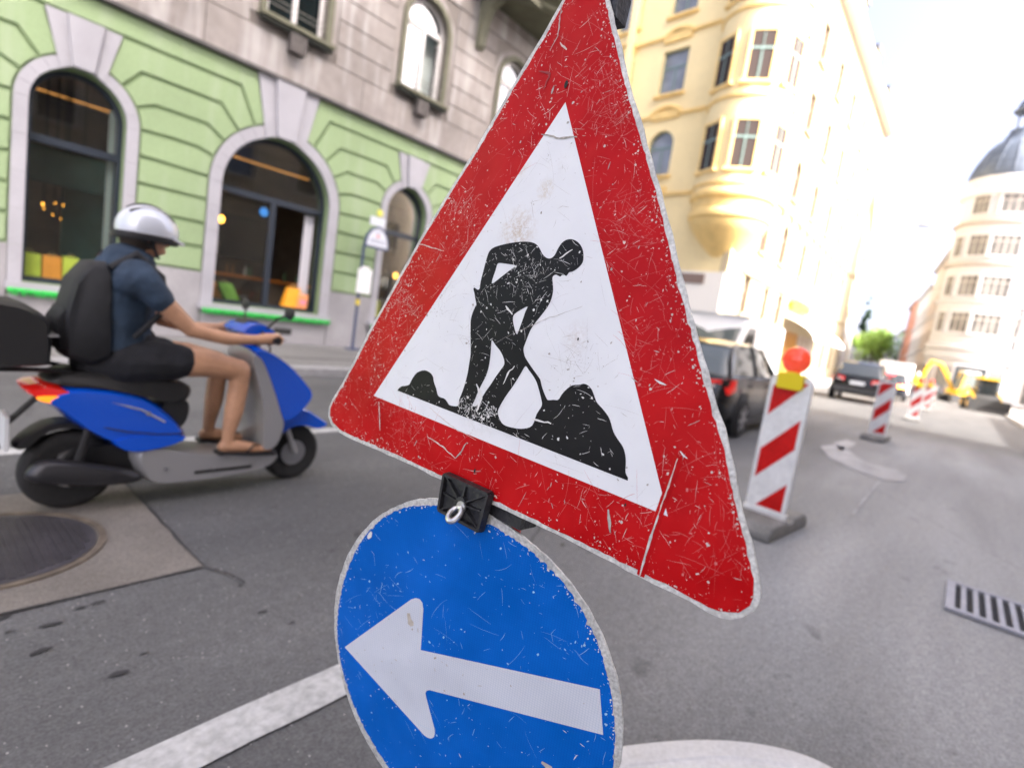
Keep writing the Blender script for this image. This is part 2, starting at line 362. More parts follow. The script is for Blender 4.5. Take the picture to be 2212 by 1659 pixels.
# ------------------------------------------------------------------ the signs
m_alu = mat('sign_aluminium', (.56,.555,.53), .55, .25, var=.2, vs=30, var2=.25, vs2=200, bump=.25, bs=140)
def film(name, col, rough=.35, grime=(.35,.3,.25), dents=.5, stain=None, fade=.0, hexes=0.0, sp=.4, gr=.45, spk=.4):
    m, t, b, N, l = nodes(name); tc = N('TexCoord').outputs['Object']
    def noise(s, d=4, r=.6):
        n = N('TexNoise'); n.inputs['Scale'].default_value = s; n.inputs['Detail'].default_value = d; n.inputs['Roughness'].default_value = r; l(tc, n.inputs['Vector']); return n.outputs[0]
    c = mixc(t, l, ramp(t, l, noise(7, 4), .35, .7), tuple(x*(1-fade) for x in col), tuple(min(1, x*(1+fade)+fade*.04) for x in col))
    if hexes:                                         # retroreflective honeycomb of 4.6 mm cells
        mp = N('Mapping'); mp.vector_type = 'TEXTURE'; l(tc, mp.inputs[0]); sx = .0046; mp.inputs[3].default_value = (1, sx, sx*.866)
        vo = N('TexVoronoi'); vo.feature = 'DISTANCE_TO_EDGE'; vo.inputs['Randomness'].default_value = .12; vo.inputs['Scale'].default_value = 1; l(mp.outputs[0], vo.inputs['Vector'])
        e = ramp(t, l, vo.outputs['Distance'], .12, .02)
        eh = N('Math'); eh.operation = 'MULTIPLY'; eh.inputs[1].default_value = hexes; l(e, eh.inputs[0])
        c = mixc(t, l, eh.outputs[0], c, mixc(t, l, 1., c, (.62,.7,.8), 'MULTIPLY'))
    g = ramp(t, l, noise(16, 8, .75), .60, .80); gm = N('Math'); gm.operation = 'MULTIPLY'; gm.inputs[1].default_value = gr; l(g, gm.inputs[0])
    c = mixc(t, l, gm.outputs[0], c, grime)
    sq = ramp(t, l, noise(170, 3, .8), .70, .76); sm = N('Math'); sm.operation = 'MULTIPLY'; sm.inputs[1].default_value = spk; l(sq, sm.inputs[0])
    c = mixc(t, l, sm.outputs[0], c, tuple(.55*x+.28 for x in col))
    if stain:
        for p, r, sc_, amt in stain:
            d = N('VectorMath'); d.operation = 'DISTANCE'; l(tc, d.inputs[0]); d.inputs[1].default_value = p
            f = ramp(t, l, d.outputs['Value'], r, 0); n = ramp(t, l, noise(120, 6, .8), .42, .62)
            q = N('Math'); q.operation = 'MULTIPLY'; l(f, q.inputs[0]); l(n, q.inputs[1]); q2 = N('Math'); q2.operation = 'MULTIPLY'; q2.inputs[1].default_value = amt; l(q.outputs[0], q2.inputs[0])
            c = mixc(t, l, q2.outputs[0], c, sc_)
    l(c, b.inputs['Base Color']); b.inputs['Coat Weight'].default_value = .06; b.inputs['Coat Roughness'].default_value = .12; b.inputs['Specular IOR Level'].default_value = sp
    rr = N('MapRange'); l(noise(22, 6), rr.inputs[0]); rr.inputs[3].default_value = rough-.1; rr.inputs[4].default_value = rough+.25; l(rr.outputs[0], b.inputs['Roughness'])
    b1 = N('Bump'); b1.inputs['Strength'].default_value = dents; b1.inputs['Distance'].default_value = .02; l(noise(6.5, 2), b1.inputs['Height'])
    b2 = N('Bump'); b2.inputs['Strength'].default_value = .12; b2.inputs['Distance'].default_value = .002; l(noise(110, 4), b2.inputs['Height']); l(b1.outputs[0], b2.inputs['Normal']); l(b2.outputs[0], b.inputs['Normal'])
    return m
class Board:                                          # the plane of a sign, found from the picture of its outline
    def __init__(s, n, d, ref, right):
        n = Vector(n); s.n = n; s.d = d
        s.o = s.at(*ref); s.ez = -c2w(n).normalized(); s.ex = (s.at(*right[1])-s.at(*right[0])).normalized(); s.ey = s.ez.cross(s.ex)
    def at(s, x, y):
        v = Vector(((x-CX)/FPX, (y-CY)/FPX, 1)); return EYE + c2w(v*(s.d/s.n.dot(v)))
    def lo(s, x, y):
        p = s.at(x, y)-s.o; return (p.dot(s.ex), p.dot(s.ey))
    def P(s, x, y, h=0): return s.o+s.ex*x+s.ey*y+s.ez*h
    def film(s, name, polys, h, m, parent):
        return plate(polys, s.o+s.ez*h, s.ex, s.ey, s.ez, 0).build(name, m, parent)
def crop(ox, oy, k): return lambda x, y: ((ox+x/k)*2212/3651, (oy+y/k)*2212/3651)
TRI = Board((.794, .088, 1), .87, (1150, 700), ((808, 855), (1443, 1115)))
tri_px = [(1168.7,83),(1145.8,121),(1025.6,325.7),(969.4,415),(908.8,514),(806.7,698),(765,779),(740,826),(718,862),(710,880),(709,900),(716,917),(733,934),(755,946),(867,994),(965.7,1042.6),(1069.4,1092),(1151,1130),(1272.3,1189),(1382,1245.5),(1451,1280),(1528,1322),(1552,1333),(1576,1338),(1604,1335),(1630,1319),(1642,1297),(1644,1275),(1641,1250),(1625,1181.6),(1604.6,1105),(1576.5,969.4),(1537.3,838),(1474.9,605.9),(1426.4,409),(1388,276),(1358.6,177.5),(1316.7,0),(1306,-45),(1300,-64),(1290,-76),(1276,-78),(1262,-70),(1250,-55),(1215.4,0)]
tri_out = [TRI.lo(*p) for p in tri_px]
tri_in = [TRI.lo(*p) for p in ((1222,222),(808,855),(1443,1115))]
def jag(P, k, amp):                                   # chipped, uneven edge
    o = []
    n = len(P)
    for i in range(n):
        a, b = Vector(P[i]), Vector(P[(i+1) % n]); m = max(1, int((b-a).length/k))
        for j in range(m):
            p = a+(b-a)*(j/m); o.append((p.x+random.gauss(0, amp), p.y+random.gauss(0, amp)))
    return o
rs_ = thing('roadworks_sign', TRI.at(1060, 1085), 'scratched red bordered white triangle sign with black digging figure above the blue disc', 'road sign')
rl = TRI.at(1060, 1085)
outer = jag(tri_out, .02, .0006)
pl = plate([outer], TRI.o, TRI.ex, TRI.ey, TRI.ez, .004).build('plate', m_alu, rs_)
st = [(tuple(TRI.at(*p)-rl), r, c, a) for p, r, c, a in (((1118,500),.045,(.42,.27,.13),.85), ((1120,360),.03,(.5,.36,.2),.6), ((1225,205),.02,(.4,.25,.05),.7), ((1040,880),.06,(.45,.42,.38),.6), ((1245,730),.03,(.5,.42,.36),.5), ((1180,410),.02,(.45,.3,.1),.7))]
m_red = film('sign_red', (.45,.0012,.0035), .34, (.36,.03,.03), .75, fade=.14, sp=.10, gr=.2)
m_white = film('sign_white', (.74,.75,.77), .4, (.60,.57,.53), .5, st, .03)
m_black = film('sign_black', (.008,.008,.009), .38, (.02,.02,.02), .5, sp=.14, gr=.3, spk=.05)
red = TRI.film('red_border', [jag(inset(tri_out, .0068), .008, .0006)], .0004, m_red, rs_)
TRI.film('white_field', [tri_in], .0008, m_white, rs_)
cP, cQ = crop(1600, 800, 2.5527), crop(1350, 1250, 2.212)
q_ = lambda L: [TRI.lo(*cQ(*p)) for p in L]
p_ = lambda L: [TRI.lo(*cP(*p)) for p in L]
man = q_([(150,315),(178,285),(215,278),(245,268),(268,225),(300,180),(340,160),(375,158),(410,175),(432,205),(440,250),(458,300),(470,350),(490,368),(525,380),(545,405),(560,428),(590,437),(622,438),(635,420),(640,385),(660,335),(685,260),(705,180),(718,100)]) \
    + p_([(203,1180),(203,1050),(202,950),(205,870),(220,810),(245,750),(255,728),(245,680),(238,630),(228,590),(238,578),(255,590),(270,597),(285,585),(295,520),(318,430),(350,310),(370,255),(400,222),(450,200),(530,180),(620,165),(700,160),(760,167),(800,185),(830,220),(855,270),(880,298),(910,313),(940,308),(970,280),(1000,220),(1040,165),(1090,140),(1140,143),(1190,175),(1222,230),(1230,290),(1222,350),(1180,400),(1135,430),(1100,440),(1085,460),(1072,472),(1055,462),(1035,463),(1020,478),(1000,470),(980,461),(958,470),(947,495),(953,560),(952,620),(935,690),(905,750),(850,825),(790,900),(750,960),(720,1030),(700,1085),(685,1130),(690,1180),(705,1220),(750,1290),(800,1360),(835,1410),(850,1470),(870,1530),(895,1585),(910,1600),(955,1597)]) \
    + q_([(1420,388),(1445,350),(1480,310),(1530,275),(1590,270),(1620,262),(1655,275),(1685,310),(1705,360),(1725,410),(1770,460),(1815,520),(1835,570),(1855,640),(1890,700),(1930,760),(1950,830),(1952,900),(1950,960),(1970,1000)])
man = smooth_poly(man, 3, False) + q_([(1970,1000),(1968,1025)])
holes = [smooth_poly(p_([(395,540),(430,420),(445,370),(465,355),(530,362),(608,375),(600,392),(560,420),(470,490)]), 3),
         smooth_poly(p_([(720,750),(700,800),(680,860),(640,970),(622,1000),(600,940),(588,870),(595,830),(620,805),(660,780)]), 3),
         smooth_poly(p_([(400,1055),(430,1100),(470,1150),(500,1210),(510,1270),(480,1320),(430,1390)])+q_([(886,270),(850,320),(800,400),(770,440),(742,432),(760,395),(790,320),(830,240)])+p_([(343,1380),(370,1290),(385,1180),(392,1080)]), 3),
         smooth_poly(q_([(1160,125),(1185,150),(1240,230),(1265,300),(1285,380),(1290,435),(1250,500),(1215,590),(1150,615),(1080,612),(1000,590),(965,555),(945,500),(950,460),(1000,370),(1060,285),(1120,190)]), 3)]
TRI.film('digging_figure', [man]+holes, .0012, m_black, rs_)
# scratches, chips and gouges: thin slivers of bare film
def slivers(board, poly, n, lmin, lmax, wmin, wmax, h, cl=None, chips=0, holes=(), bias=None):
    xs = [p[0] for p in poly]; ys = [p[1] for p in poly]; m = MB()
    cl = [(random.uniform(min(xs), max(xs)), random.uniform(min(ys), max(ys)), random.choice((.022, .035, .05, .09))) for _ in range(cl or 0)]
    k = 0; tries = 0
    while k < n+chips and tries < 40*(n+chips):
        tries += 1
        if cl and random.random() < .66:
            c = random.choice(cl); p = (random.gauss(c[0], c[2]), random.gauss(c[1], c[2]))
        else: p = (random.uniform(min(xs), max(xs)), random.uniform(min(ys), max(ys)))
        if not pip(p, poly) or any(pip(p, q) for q in holes): continue
        k += 1; o = Vector(p)
        if k > n:                                     # chip
            r = .0005+.0024*random.random()**3; a0 = random.random()*6.3; e = random.uniform(.4, 1); nn = random.randint(5, 8)
            pts = []
            for j in range(nn):
                a = 2*math.pi*j/nn; rr = r*random.uniform(.55, 1.25); u, v = rr*math.cos(a), rr*e*math.sin(a)
                pts.append((o.x+u*math.cos(a0)-v*math.sin(a0), o.y+u*math.sin(a0)+v*math.cos(a0)))
            pts = [t for t in pts if pip(t, poly)]
            if len(pts) > 2: m.add([board.P(*t, h) for t in pts], [list(range(len(pts)))])
            continue
        L = lmin*(lmax/lmin)**(random.random()**1.6); wd = random.uniform(wmin, wmax)*(1 if L < .03 else .6)
        a = random.gauss(*bias) if bias and random.random() < .6 else random.random()*math.pi
        seg = 2 if L < .012 else 5; A = []; B = []; cur = o.copy(); bend = random.gauss(0, .25)
        for j in range(seg+1):
            t = j/seg; ww = wd*(math.sin(math.pi*(.08+.84*t))**.7)*random.uniform(.6, 1.2)/2
            d = Vector((math.cos(a), math.sin(a))); q = Vector((-d.y, d.x))*ww
            A.append(cur+q); B.append(cur-q); cur = cur+d*(L/seg); a += bend/seg+random.gauss(0, .05)
        if not all(pip(t, poly) for t in (A[-1], B[-1])): continue
        m.add([board.P(*t, h) for t in A+B[::-1]], [list(range(2*(seg+1)))])
    return m
m_scr = mat('scratch_pale', (.60,.50,.45), .6, var2=.2, vs2=150)
m_scr2 = mat('scratch_pink', (.56,.13,.12), .5)
m_scr3 = mat('scratch_grey', (.36,.33,.30), .6, var2=.3, vs2=150)
m_scr4 = mat('scratch_white', (.70,.69,.67), .5)
inner_hole = [inset(tri_in, -.002)]
red_in = inset(tri_out, .008)
slivers(TRI, red_in, 620, .003, .05, .0003, .0009, .0009, 26, 480, inner_hole).build('pale_scratches', m_scr, rs_, kind='stuff')
slivers(TRI, red_in, 1300, .003, .07, .0003, .0008, .00085, 30, 420, inner_hole).build('pink_scratches', m_scr2, rs_, kind='stuff')
slivers(TRI, red_in, 40, .006, .03, .0006, .0018, .00095, 8, 50, inner_hole).build('grey_gouges', m_scr3, rs_, kind='stuff')
slivers(TRI, tri_in, 260, .004, .09, .0002, .0005, .0011, 12, 130, [man]).build('dirt_marks', m_scr3, rs_, kind='stuff')
slivers(TRI, man, 380, .002, .028, .0002, .0008, .0015, 14, 170, holes).build('white_flecks', m_scr4, rs_, kind='stuff')
def edge_wear(board, P, n, depth, h, rmax):
    m = MB(); L = [(Vector(P[(i+1) % len(P)])-Vector(P[i])).length for i in range(len(P))]; hot = [random.random()**3 for _ in P]
    for _ in range(n):
        i = random.choices(range(len(P)), [a*(.15+b) for a, b in zip(L, hot)])[0]; a, b = Vector(P[i]), Vector(P[(i+1) % len(P)]); p = a+(b-a)*random.random()
        e = (b-a).normalized(); q = Vector((-e.y, e.x)); q = q if pip(p+q*.004, P) else -q; p = p+q*min(random.expovariate(1/depth), .05)
        r = .0004+rmax*random.random()**3; a0 = random.random()*6.3; st_ = random.uniform(.25, 1); pts = []
        for j in range(6):
            t = 2*math.pi*j/6; rr = r*random.uniform(.5, 1.3); u, v = rr*math.cos(t), rr*st_*math.sin(t); pts.append((p.x+u*math.cos(a0)-v*math.sin(a0), p.y+u*math.sin(a0)+v*math.cos(a0)))
        m.add([board.P(*t, h) for t in pts], [list(range(6))])
    return m
edge_wear(TRI, red_in, 900, .006, .00105, .0019).build('edge_chips', m_scr, rs_, kind='stuff')
feet = [TRI.lo(*p) for p in ((985,868),(1010,850),(1040,858),(1075,880),(1085,910),(1060,925),(1010,905),(985,890))]
slivers(TRI, feet, 130, .003, .018, .0005, .0016, .0016, 4, 70).build('worn_feet', m_scr4, rs_, kind='stuff')
def stroke(px, w, h, m, name, board=TRI, parent=None, wob=.0006):
    P = [Vector(board.lo(*p)) for p in px]; Q = []
    for a, b in zip(P, P[1:]):
        k = max(2, int((b-a).length/.006)); Q += [a+(b-a)*(i/k) for i in range(k)]
    Q.append(P[-1]); A = []; B = []
    for i, c in enumerate(Q):
        d = (Q[min(i+1, len(Q)-1)]-Q[max(i-1, 0)]).normalized(); n = Vector((-d.y, d.x)); t = i/(len(Q)-1)
        ww = w*(.35+.65*math.sin(math.pi*(.05+.9*t)))*random.uniform(.6, 1.3)/2; c = c+n*random.gauss(0, wob)
        A.append(c+n*ww); B.append(c-n*ww)
    mb = MB(); n = len(A)
    mb.add([board.P(*p, h) for p in A]+[board.P(*p, h) for p in B], [[i, i+1, n+i+1, n+i] for i in range(n-1)])
    return mb.build(name, m, parent or rs_)
# the folded crease across the lower right corner, and the boldest gouges
cr = [TRI.lo(*p) for p in ((1468,985),(1424,1112),(1384,1243))]
rid = MB()
for a, b in zip(cr, cr[1:]):
    a, b = Vector(a), Vector(b); n = Vector((-(b-a).y, (b-a).x)).normalized()*.0055
    rid.add([TRI.P(*(a-n), .0009), TRI.P(*a, .0032), TRI.P(*(a+n), .0009), TRI.P(*(b-n), .0009), TRI.P(*b, .0032), TRI.P(*(b+n), .0009)], [(0,1,4,3), (1,2,5,4)])
rid.build('crease', m_red, rs_, True, 80)
stroke([(1466,990),(1446,1050),(1424,1112)], .0022, .0036, m_scr, 'crease_wear', wob=.0002)
stroke([(1424,1112),(1402,1180),(1384,1243)], .0036, .0036, mat('bare_metal', (.55,.53,.50), .5, .2, var2=.3, vs2=120), 'crease_wear', wob=.0002)
for px, w_, m_, nm in (([(1170,292),(1210,300),(1248,296)], .003, m_scr3, 'gouge'), ([(1198,186),(1192,205)], .0035, m_scr3, 'gouge'), ([(905,527),(960,543)], .0018, m_scr, 'gouge'),
        ([(925,943),(962,968),(985,990)], .0022, m_scr, 'gouge'), ([(985,990),(998,975),(1010,955)], .0026, m_scr3, 'gouge'), ([(930,880),(975,920),(1030,950)], .0014, m_scr, 'gouge'),
        ([(820,868),(822,930)], .0025, m_scr, 'gouge'), ([(1316,1100),(1319,1150)], .0042, m_scr3, 'gouge'), ([(1215,10),(1206,80),(1190,112)], .0022, m_scr3, 'gouge'), ([(1210,95),(1225,110)], .003, m_scr, 'gouge'),
        ([(1080,735),(1180,690),(1260,662)], .0007, m_scr3, 'gouge'), ([(1150,905),(1170,910),(1192,915)], .003, m_scr4, 'gouge'), ([(1415,820),(1440,832)], .0028, m_scr4, 'gouge'), ([(1470,975),(1486,990)], .0032, m_scr4, 'gouge'),
        ([(1210,560),(1238,540)], .0022, m_scr4, 'gouge'), ([(1095,660),(1108,680)], .0038, m_scr4, 'gouge'), ([(1175,195),(1190,160),(1165,155)], .004, mat('dent_dark', (.25,.004,.008), .4), 'gouge'), ([(1030,830),(1042,860),(1030,890)], .005, m_scr4, 'gouge'), ([(1112,790),(1098,808),(1088,830)], .003, m_scr4, 'gouge')):
    stroke(px, w_, .0017, m_, nm)
m_hole = mat('hole_dark', (.01,.01,.01), .8)
for px, r in (((1224,184),.0042), ((1250,733),.0016), ((1027,1017),.0026), ((1352,1090),.0016)):
    c = Vector(TRI.lo(*px)); mb = MB(); mb.add([TRI.P(c.x+r*.8*math.cos(a*.6), c.y+r*1.5*math.sin(a*.6), .0019) for a in range(10)], [list(range(10))]); mb.build('hole', m_hole, rs_)
# --- blue disc
DSK = Board((.60, -.075, 1), .8505, (1034, 1400), ((748, 1395), (1303, 1537)))
disc_px = [(722,1337),(936.6,1075),(1143,1174.5),(1262,1297.6),(1326,1436.7),(1346,1564),(1333.5,1659),(801.5,1619.5),(746,1488),(785.6,1146.6)]
dl = [DSK.lo(*p) for p in disc_px]
cx_ = cy_ = 0.0; rad = .3
for _ in range(400):                                  # circle through the traced edge
    gx = gy = gr_ = 0
    for p in dl:
        d = math.hypot(p[0]-cx_, p[1]-cy_); e = d-rad; gx += e*(p[0]-cx_)/d; gy += e*(p[1]-cy_)/d; gr_ += e
    cx_ += .1*gx; cy_ += .1*gy; rad += .05*gr_
def blend(a):                                         # the beaten rim follows the traced edge
    s = wsum = 0
    for p in dl:
        b = math.atan2(p[1]-cy_, p[0]-cx_); d = math.atan2(math.sin(a-b), math.cos(a-b)); k = math.exp(-(d/.35)**2); s += k*(math.hypot(p[0]-cx_, p[1]-cy_)-rad); wsum += k
    return rad+s/(wsum+.3)
ds = thing('arrow_sign', DSK.at(1015, 1075), 'worn round blue sign with a white arrow pointing left below the red triangle', 'road sign')
angs = [2*math.pi*i/180 for i in range(180)]
rim = [(cx_+(blend(a)+random.gauss(0, .0006))*math.cos(a), cy_+(blend(a)+random.gauss(0, .0006))*math.sin(a)) for a in angs]
plate([rim], DSK.o, DSK.ex, DSK.ey, DSK.ez, .004).build('plate', m_alu, ds)
m_blue = film('sign_blue', (.0,.118,.52), .34, (.015,.17,.46), .35, fade=.10, hexes=.55, sp=.10, gr=.25)
m_arrow = film('sign_arrow_white', (.62,.64,.70), .4, (.56,.53,.5), .35, fade=.04, hexes=.6)
face = []
for i in range(360):
    a = 2*math.pi*i/360; wear = .0095+.003*math.sin(5*a+1)+.0025*max(0, math.sin(a*2-.6))+abs(random.gauss(0, .0014))
    if 0.2 < a < 1.3 and random.random() < .25: wear += random.uniform(0, .006)
    r = blend(a)-wear; face.append((cx_+r*math.cos(a), cy_+r*math.sin(a)))
DSK.film('blue_face', [face], .0004, m_blue, ds)
cR = crop(1100, 1650, 1.525)
arrow = [DSK.lo(*cR(*p)) for p in ((198,1000),(560,740),(585,733),(606,739),(620,757),(626,790),(622,850),(612,1015),(1585,1228),(1603,1476),(660,1233),(644,1236),(637,1248),(642,1275),(686,1440),(689,1466),(684,1487),(668,1496),(648,1491),(630,1478))]
DSK.film('arrow', [arrow], .0008, m_arrow, ds)
slivers(DSK, face, 200, .003, .06, .0003, .0008, .0009, 18, 160, [arrow]).build('pale_scratches', mat('scratch_lightblue', (.30,.52,.72), .5), ds, kind='stuff')
edge_wear(DSK, face, 420, .004, .0011, .0019).build('edge_chips', m_scr4, ds, kind='stuff')
slivers(DSK, face, 34, .003, .012, .0006, .002, .001, 9, 90, [arrow]).build('white_chips', m_scr4, ds, kind='stuff')
slivers(DSK, arrow, 14, .003, .02, .0006, .0016, .0011, 4, 26).build('brown_chips', mat('chip_brown', (.38,.32,.26), .7), ds, kind='stuff')
stroke([cR(*p) for p in ((545,815),(552,850),(565,885))], .014, .0012, mat('chip_beige', (.48,.43,.37), .7, var2=.2, vs2=100), 'paint_chip', DSK, ds)
stroke([cR(*p) for p in ((1270,1620),(1310,1659),(1330,1700))], .014, .0012, MATS['chip_beige'], 'paint_chip', DSK, ds)
stroke([cR(*p) for p in ((325,410),(345,375))], .009, .0012, m_scr4, 'paint_chip', DSK, ds)
# --- the post with its clamps
A0, A1 = TRI.at(1068, 1110), TRI.at(1290, -60); dz = (A1-A0).normalized(); pm = TRI.at(1072, 1118)-TRI.ez*.035; d0, d1 = DSK.at(1015, 1085), DSK.at(1040, 1750); foot = Vector((d1.x+(d1.x-d0.x)/(d0.z-d1.z)*d1.z+.06, pm.y-.01, 0)); top = pm+(A1-A0)+dz*.03
pt = thing('sign_post', (foot.x, foot.y, 0), 'red and white banded post with black plastic clamps that carries both road signs', 'post')
m_pred, m_pwht = mat('post_red', (.55,.02,.015), .4, var=.1, vs=20), mat('post_white', (.72,.72,.70), .4, var=.08, vs=20)
nb = 10
for i in range(nb):
    pos = lambda t: foot+(pm-foot)*(t*2) if t < .5 else pm+(top-pm)*(t*2-1); a, b = pos(i/nb), pos((i+1)/nb-.0005); MB().tube([a, b], .021, 16).build('pole_band', m_pred if i % 2 == 0 else m_pwht, pt, True)
MB().box(foot.x-.16, foot.x+.16, foot.y-.36, foot.y+.36, .0, .10).build('foot_slab', mat('rubber_grey', (.10,.10,.10), .8, var=.2, vs=6), pt)
m_plast = mat('black_plastic', (.018,.018,.020), .42, var=.3, vs=25, var2=.3, vs2=140, bump=.25, bs=110)
cK = crop(1500, 1600, 4.1475)
kq = [Vector(TRI.lo(*cK(*p))) for p in ((430,345),(1115,650),(960,1220),(340,890))]
kc = Vector(TRI.lo(*cK(700, 800)))
mb = MB(); hb = .005
mb.add([TRI.P(*p, hb) for p in kq]+[TRI.P(*p, hb+.005) for p in kq], [(3,2,1,0), (4,5,6,7), (0,1,5,4), (1,2,6,5), (2,3,7,6), (3,0,4,7)])
cl_ = mb.build('clamp', m_plast, pt)
def bar(p, q, w, h0, h1, taper=1.0, h1b=None):
    d = (q-p).normalized(); n = Vector((-d.y, d.x))*w/2; h1b = h1b or h1
    return MB().add([TRI.P(*(p+n), h0), TRI.P(*(p-n), h0), TRI.P(*(q-n*taper), h0), TRI.P(*(q+n*taper), h0), TRI.P(*(p+n*.6), h1), TRI.P(*(p-n*.6), h1), TRI.P(*(q-n*taper*.6), h1b), TRI.P(*(q+n*taper*.6), h1b)],
        [(0,1,2,3), (7,6,5,4), (0,4,5,1), (1,5,6,2), (2,6,7,3), (3,7,4,0)])
for i in range(4):
    p, q = kq[i]+(kc-kq[i])*.06, kq[(i+1) % 4]+(kc-kq[(i+1) % 4])*.06
    bar(p, q, .0085, hb, hb+.013).build('rim', m_plast, cl_)
    bar(kc, kq[i]+(kc-kq[i])*.1, .0042, hb, hb+.014, 1, hb+.010).build('rib', m_plast, cl_)
    bar(kc, (p+q)/2, .0042, hb, hb+.014, 1, hb+.010).build('rib', m_plast, cl_)
def lathe_b(c, prof, n=20):
    return MB().rings([[TRI.P(c.x+r*math.cos(2*math.pi*k/n), c.y+r*math.sin(2*math.pi*k/n), h) for k in range(n)] for r, h in prof])
lathe_b(kc, [(.013,hb),(.012,hb+.015),(.009,hb+.016)]).build('hub', m_plast, cl_, True)
m_zinc = mat('zinc', (.62,.62,.62), .28, .9, var=.15, vs=60, bump=.15, bs=150)
kb = Vector(TRI.lo(*cK(725, 840)))
wsh = lathe_b(kb, [(.0098,hb+.014),(.0098,hb+.0175),(.0045,hb+.0178)]); wsh.build('washer', m_zinc, cl_, True)
eye = []
for k in range(25):
    a = -.35+2*math.pi*k/24*.93
    lx, lz = .0105*math.sin(a), .0165-.0165*math.cos(a)        # an eye standing off the hub, hanging down
    v = Vector(TRI.lo(*cK(735-40*(lz/.03), 850+150*(lz/.03))))
    eye.append(TRI.P(v.x+lx*.9, v.y, hb+.020+lz*.55))
MB().tube(eye, .0048, 10, round_caps=True).build('eye_bolt', m_zinc, cl_, True)
c1, c2 = TRI.at(*cK(1090, 920)), TRI.at(*cK(1330, 990))
mid = (c1+c2)/2-TRI.ez*.03; MB().obox(mid, TRI.ex*.034, TRI.ey*.016, TRI.ez*.022).build('clamp_arm', m_plast, pt)
tp_ = TRI.at(1312, 0)-TRI.ez*.024; MB().obox(tp_, TRI.ex*.014, TRI.ey*.020, TRI.ez*.018).build('clamp_arm', m_plast, pt)
# ------------------------------------------------------------------ green and grey corner house on the left
FY = 10.65                                            # plane of its front
m_green = mat('green_plaster', (.275,.375,.205), .85, var=.08, vs=.7, var2=.06, vs2=22, bump=.12, bs=45, streak=(.325,.415,.26))
m_gback = mat('green_joint', (.20,.28,.145), .9, var=.06, vs=2)
m_stone = mat('pale_stone', (.37,.37,.405), .8, var=.10, vs=1.3, var2=.06, vs2=60, bump=.1, bs=60)
m_plinth = mat('plinth_stone', (.33,.325,.34), .85, var=.14, vs=1.2, var2=.10, vs2=40, bump=.15, bs=50)
m_grey = mat('grey_plaster', (.285,.26,.245), .9, var=.22, vs=.75, var2=.10, vs2=5, bump=.15, bs=40, streak=(.46,.445,.44))
m_gjoint = mat('grey_joint', (.20,.18,.165), .9, var=.2, vs=1)
m_olive = mat('olive_trim', (.14,.14,.095), .75, var=.15, vs=3)
m_frame = mat('anthracite_frame', (.020,.028,.042), .4)
m_wwood = mat('white_window_wood', (.66,.65,.64), .5, var=.06, vs=6)
m_shop = glass('shop_glass', (.86,.88,.87), 1.0)
m_upglass = glass('upper_glass', (.34,.40,.42), .26)
gb = thing('green_house', (4, FY, 0), 'house with green rusticated ground floor, arched shop windows and grey plaster upper floor', 'building')
FACE = dict(ex=X, ey=Z, ez=-Y)
def arch(c, h, zs, z0, n=24, shrink=0):
    h = h-shrink; z0 = z0+shrink
    return [(c-h, z0), (c+h, z0)]+[(c+h*math.cos(math.pi*i/n), zs+h*math.sin(math.pi*i/n)) for i in range(n+1)]
WIN = [dict(c=-1.07, h=1.06, ro=1.27, zs=2.92, big=1), dict(c=1.985, h=.58, ro=.745, zs=3.35, big=0), dict(c=5.07, h=1.06, ro=1.27, zs=2.92, big=1), dict(c=8.13, h=.58, ro=.745, zs=3.35, big=0), dict(c=11.2, h=1.06, ro=1.27, zs=2.92, big=1)]
ZB = .78
BX0, BX1 = -9.0, 14.6
openings = [arch(w_['c'], w_['h'], w_['zs'], ZB) for w_ in WIN]
plate([[(BX0,.0),(BX1,.0),(BX1,5.0),(BX0,5.0)]]+openings, (0, FY+.035, 0), X, Z, -Y, .42).build('wall', m_gback, gb)
# rustication: every block of the green courses is a piece of its own
GZ = [1.31+.4165*k for k in range(9)]                 # joint heights, the last one at 4.64
angle = {0: {3.393: 2, 3.8095: 26, 4.226: 50, 4.6425: 74}, 1: {2.976: 1.5, 3.393: 17.5, 3.8095: 33, 4.226: 48, 4.6425: 63}}
def joint(w_, z, side):                               # points of a joint from the window surround outwards
    a = None
    for zz, aa in angle[w_['big']].items():
        if abs(zz-z) < .02: a = R(aa)
    if z < w_['zs']-.05 or a is None: return [(w_['c']+side*w_['ro'], z)], 0.0
    r = [(w_['c']+side*w_['ro']*math.cos(a), w_['zs']+w_['ro']*math.sin(a))]
    if math.tan(a) > .02:
        kx = (z-w_['zs'])/math.tan(a)
        if kx > w_['ro']*math.cos(a)+.01: r.append((w_['c']+side*kx, z))
    return r, a
def arc(w_, a0, a1, side, n=6):
    return [(w_['c']+side*w_['ro']*math.cos(a0+(a1-a0)*i/n), w_['zs']+w_['ro']*math.sin(a0+(a1-a0)*i/n)) for i in range(1, n)]
def key_side(w_, side):                               # keystone flank, bottom to top
    return ((w_['c']+side*.38, w_['zs']+math.sqrt(w_['ro']**2-.38**2)-.0), (w_['c']+side*.60, 5.0)) if w_['big'] else ((w_['c']+side*.26, w_['zs']+math.sqrt(w_['ro']**2-.26**2)), (w_['c']+side*.45, 4.63))
def block(P, name='rustic_block', m=m_green, d=.031, th=.036, y=FY):
    P = inset(P, d); return plate([P], (0, y, 0), X, Z, -Y, th).build(name, m, gb)
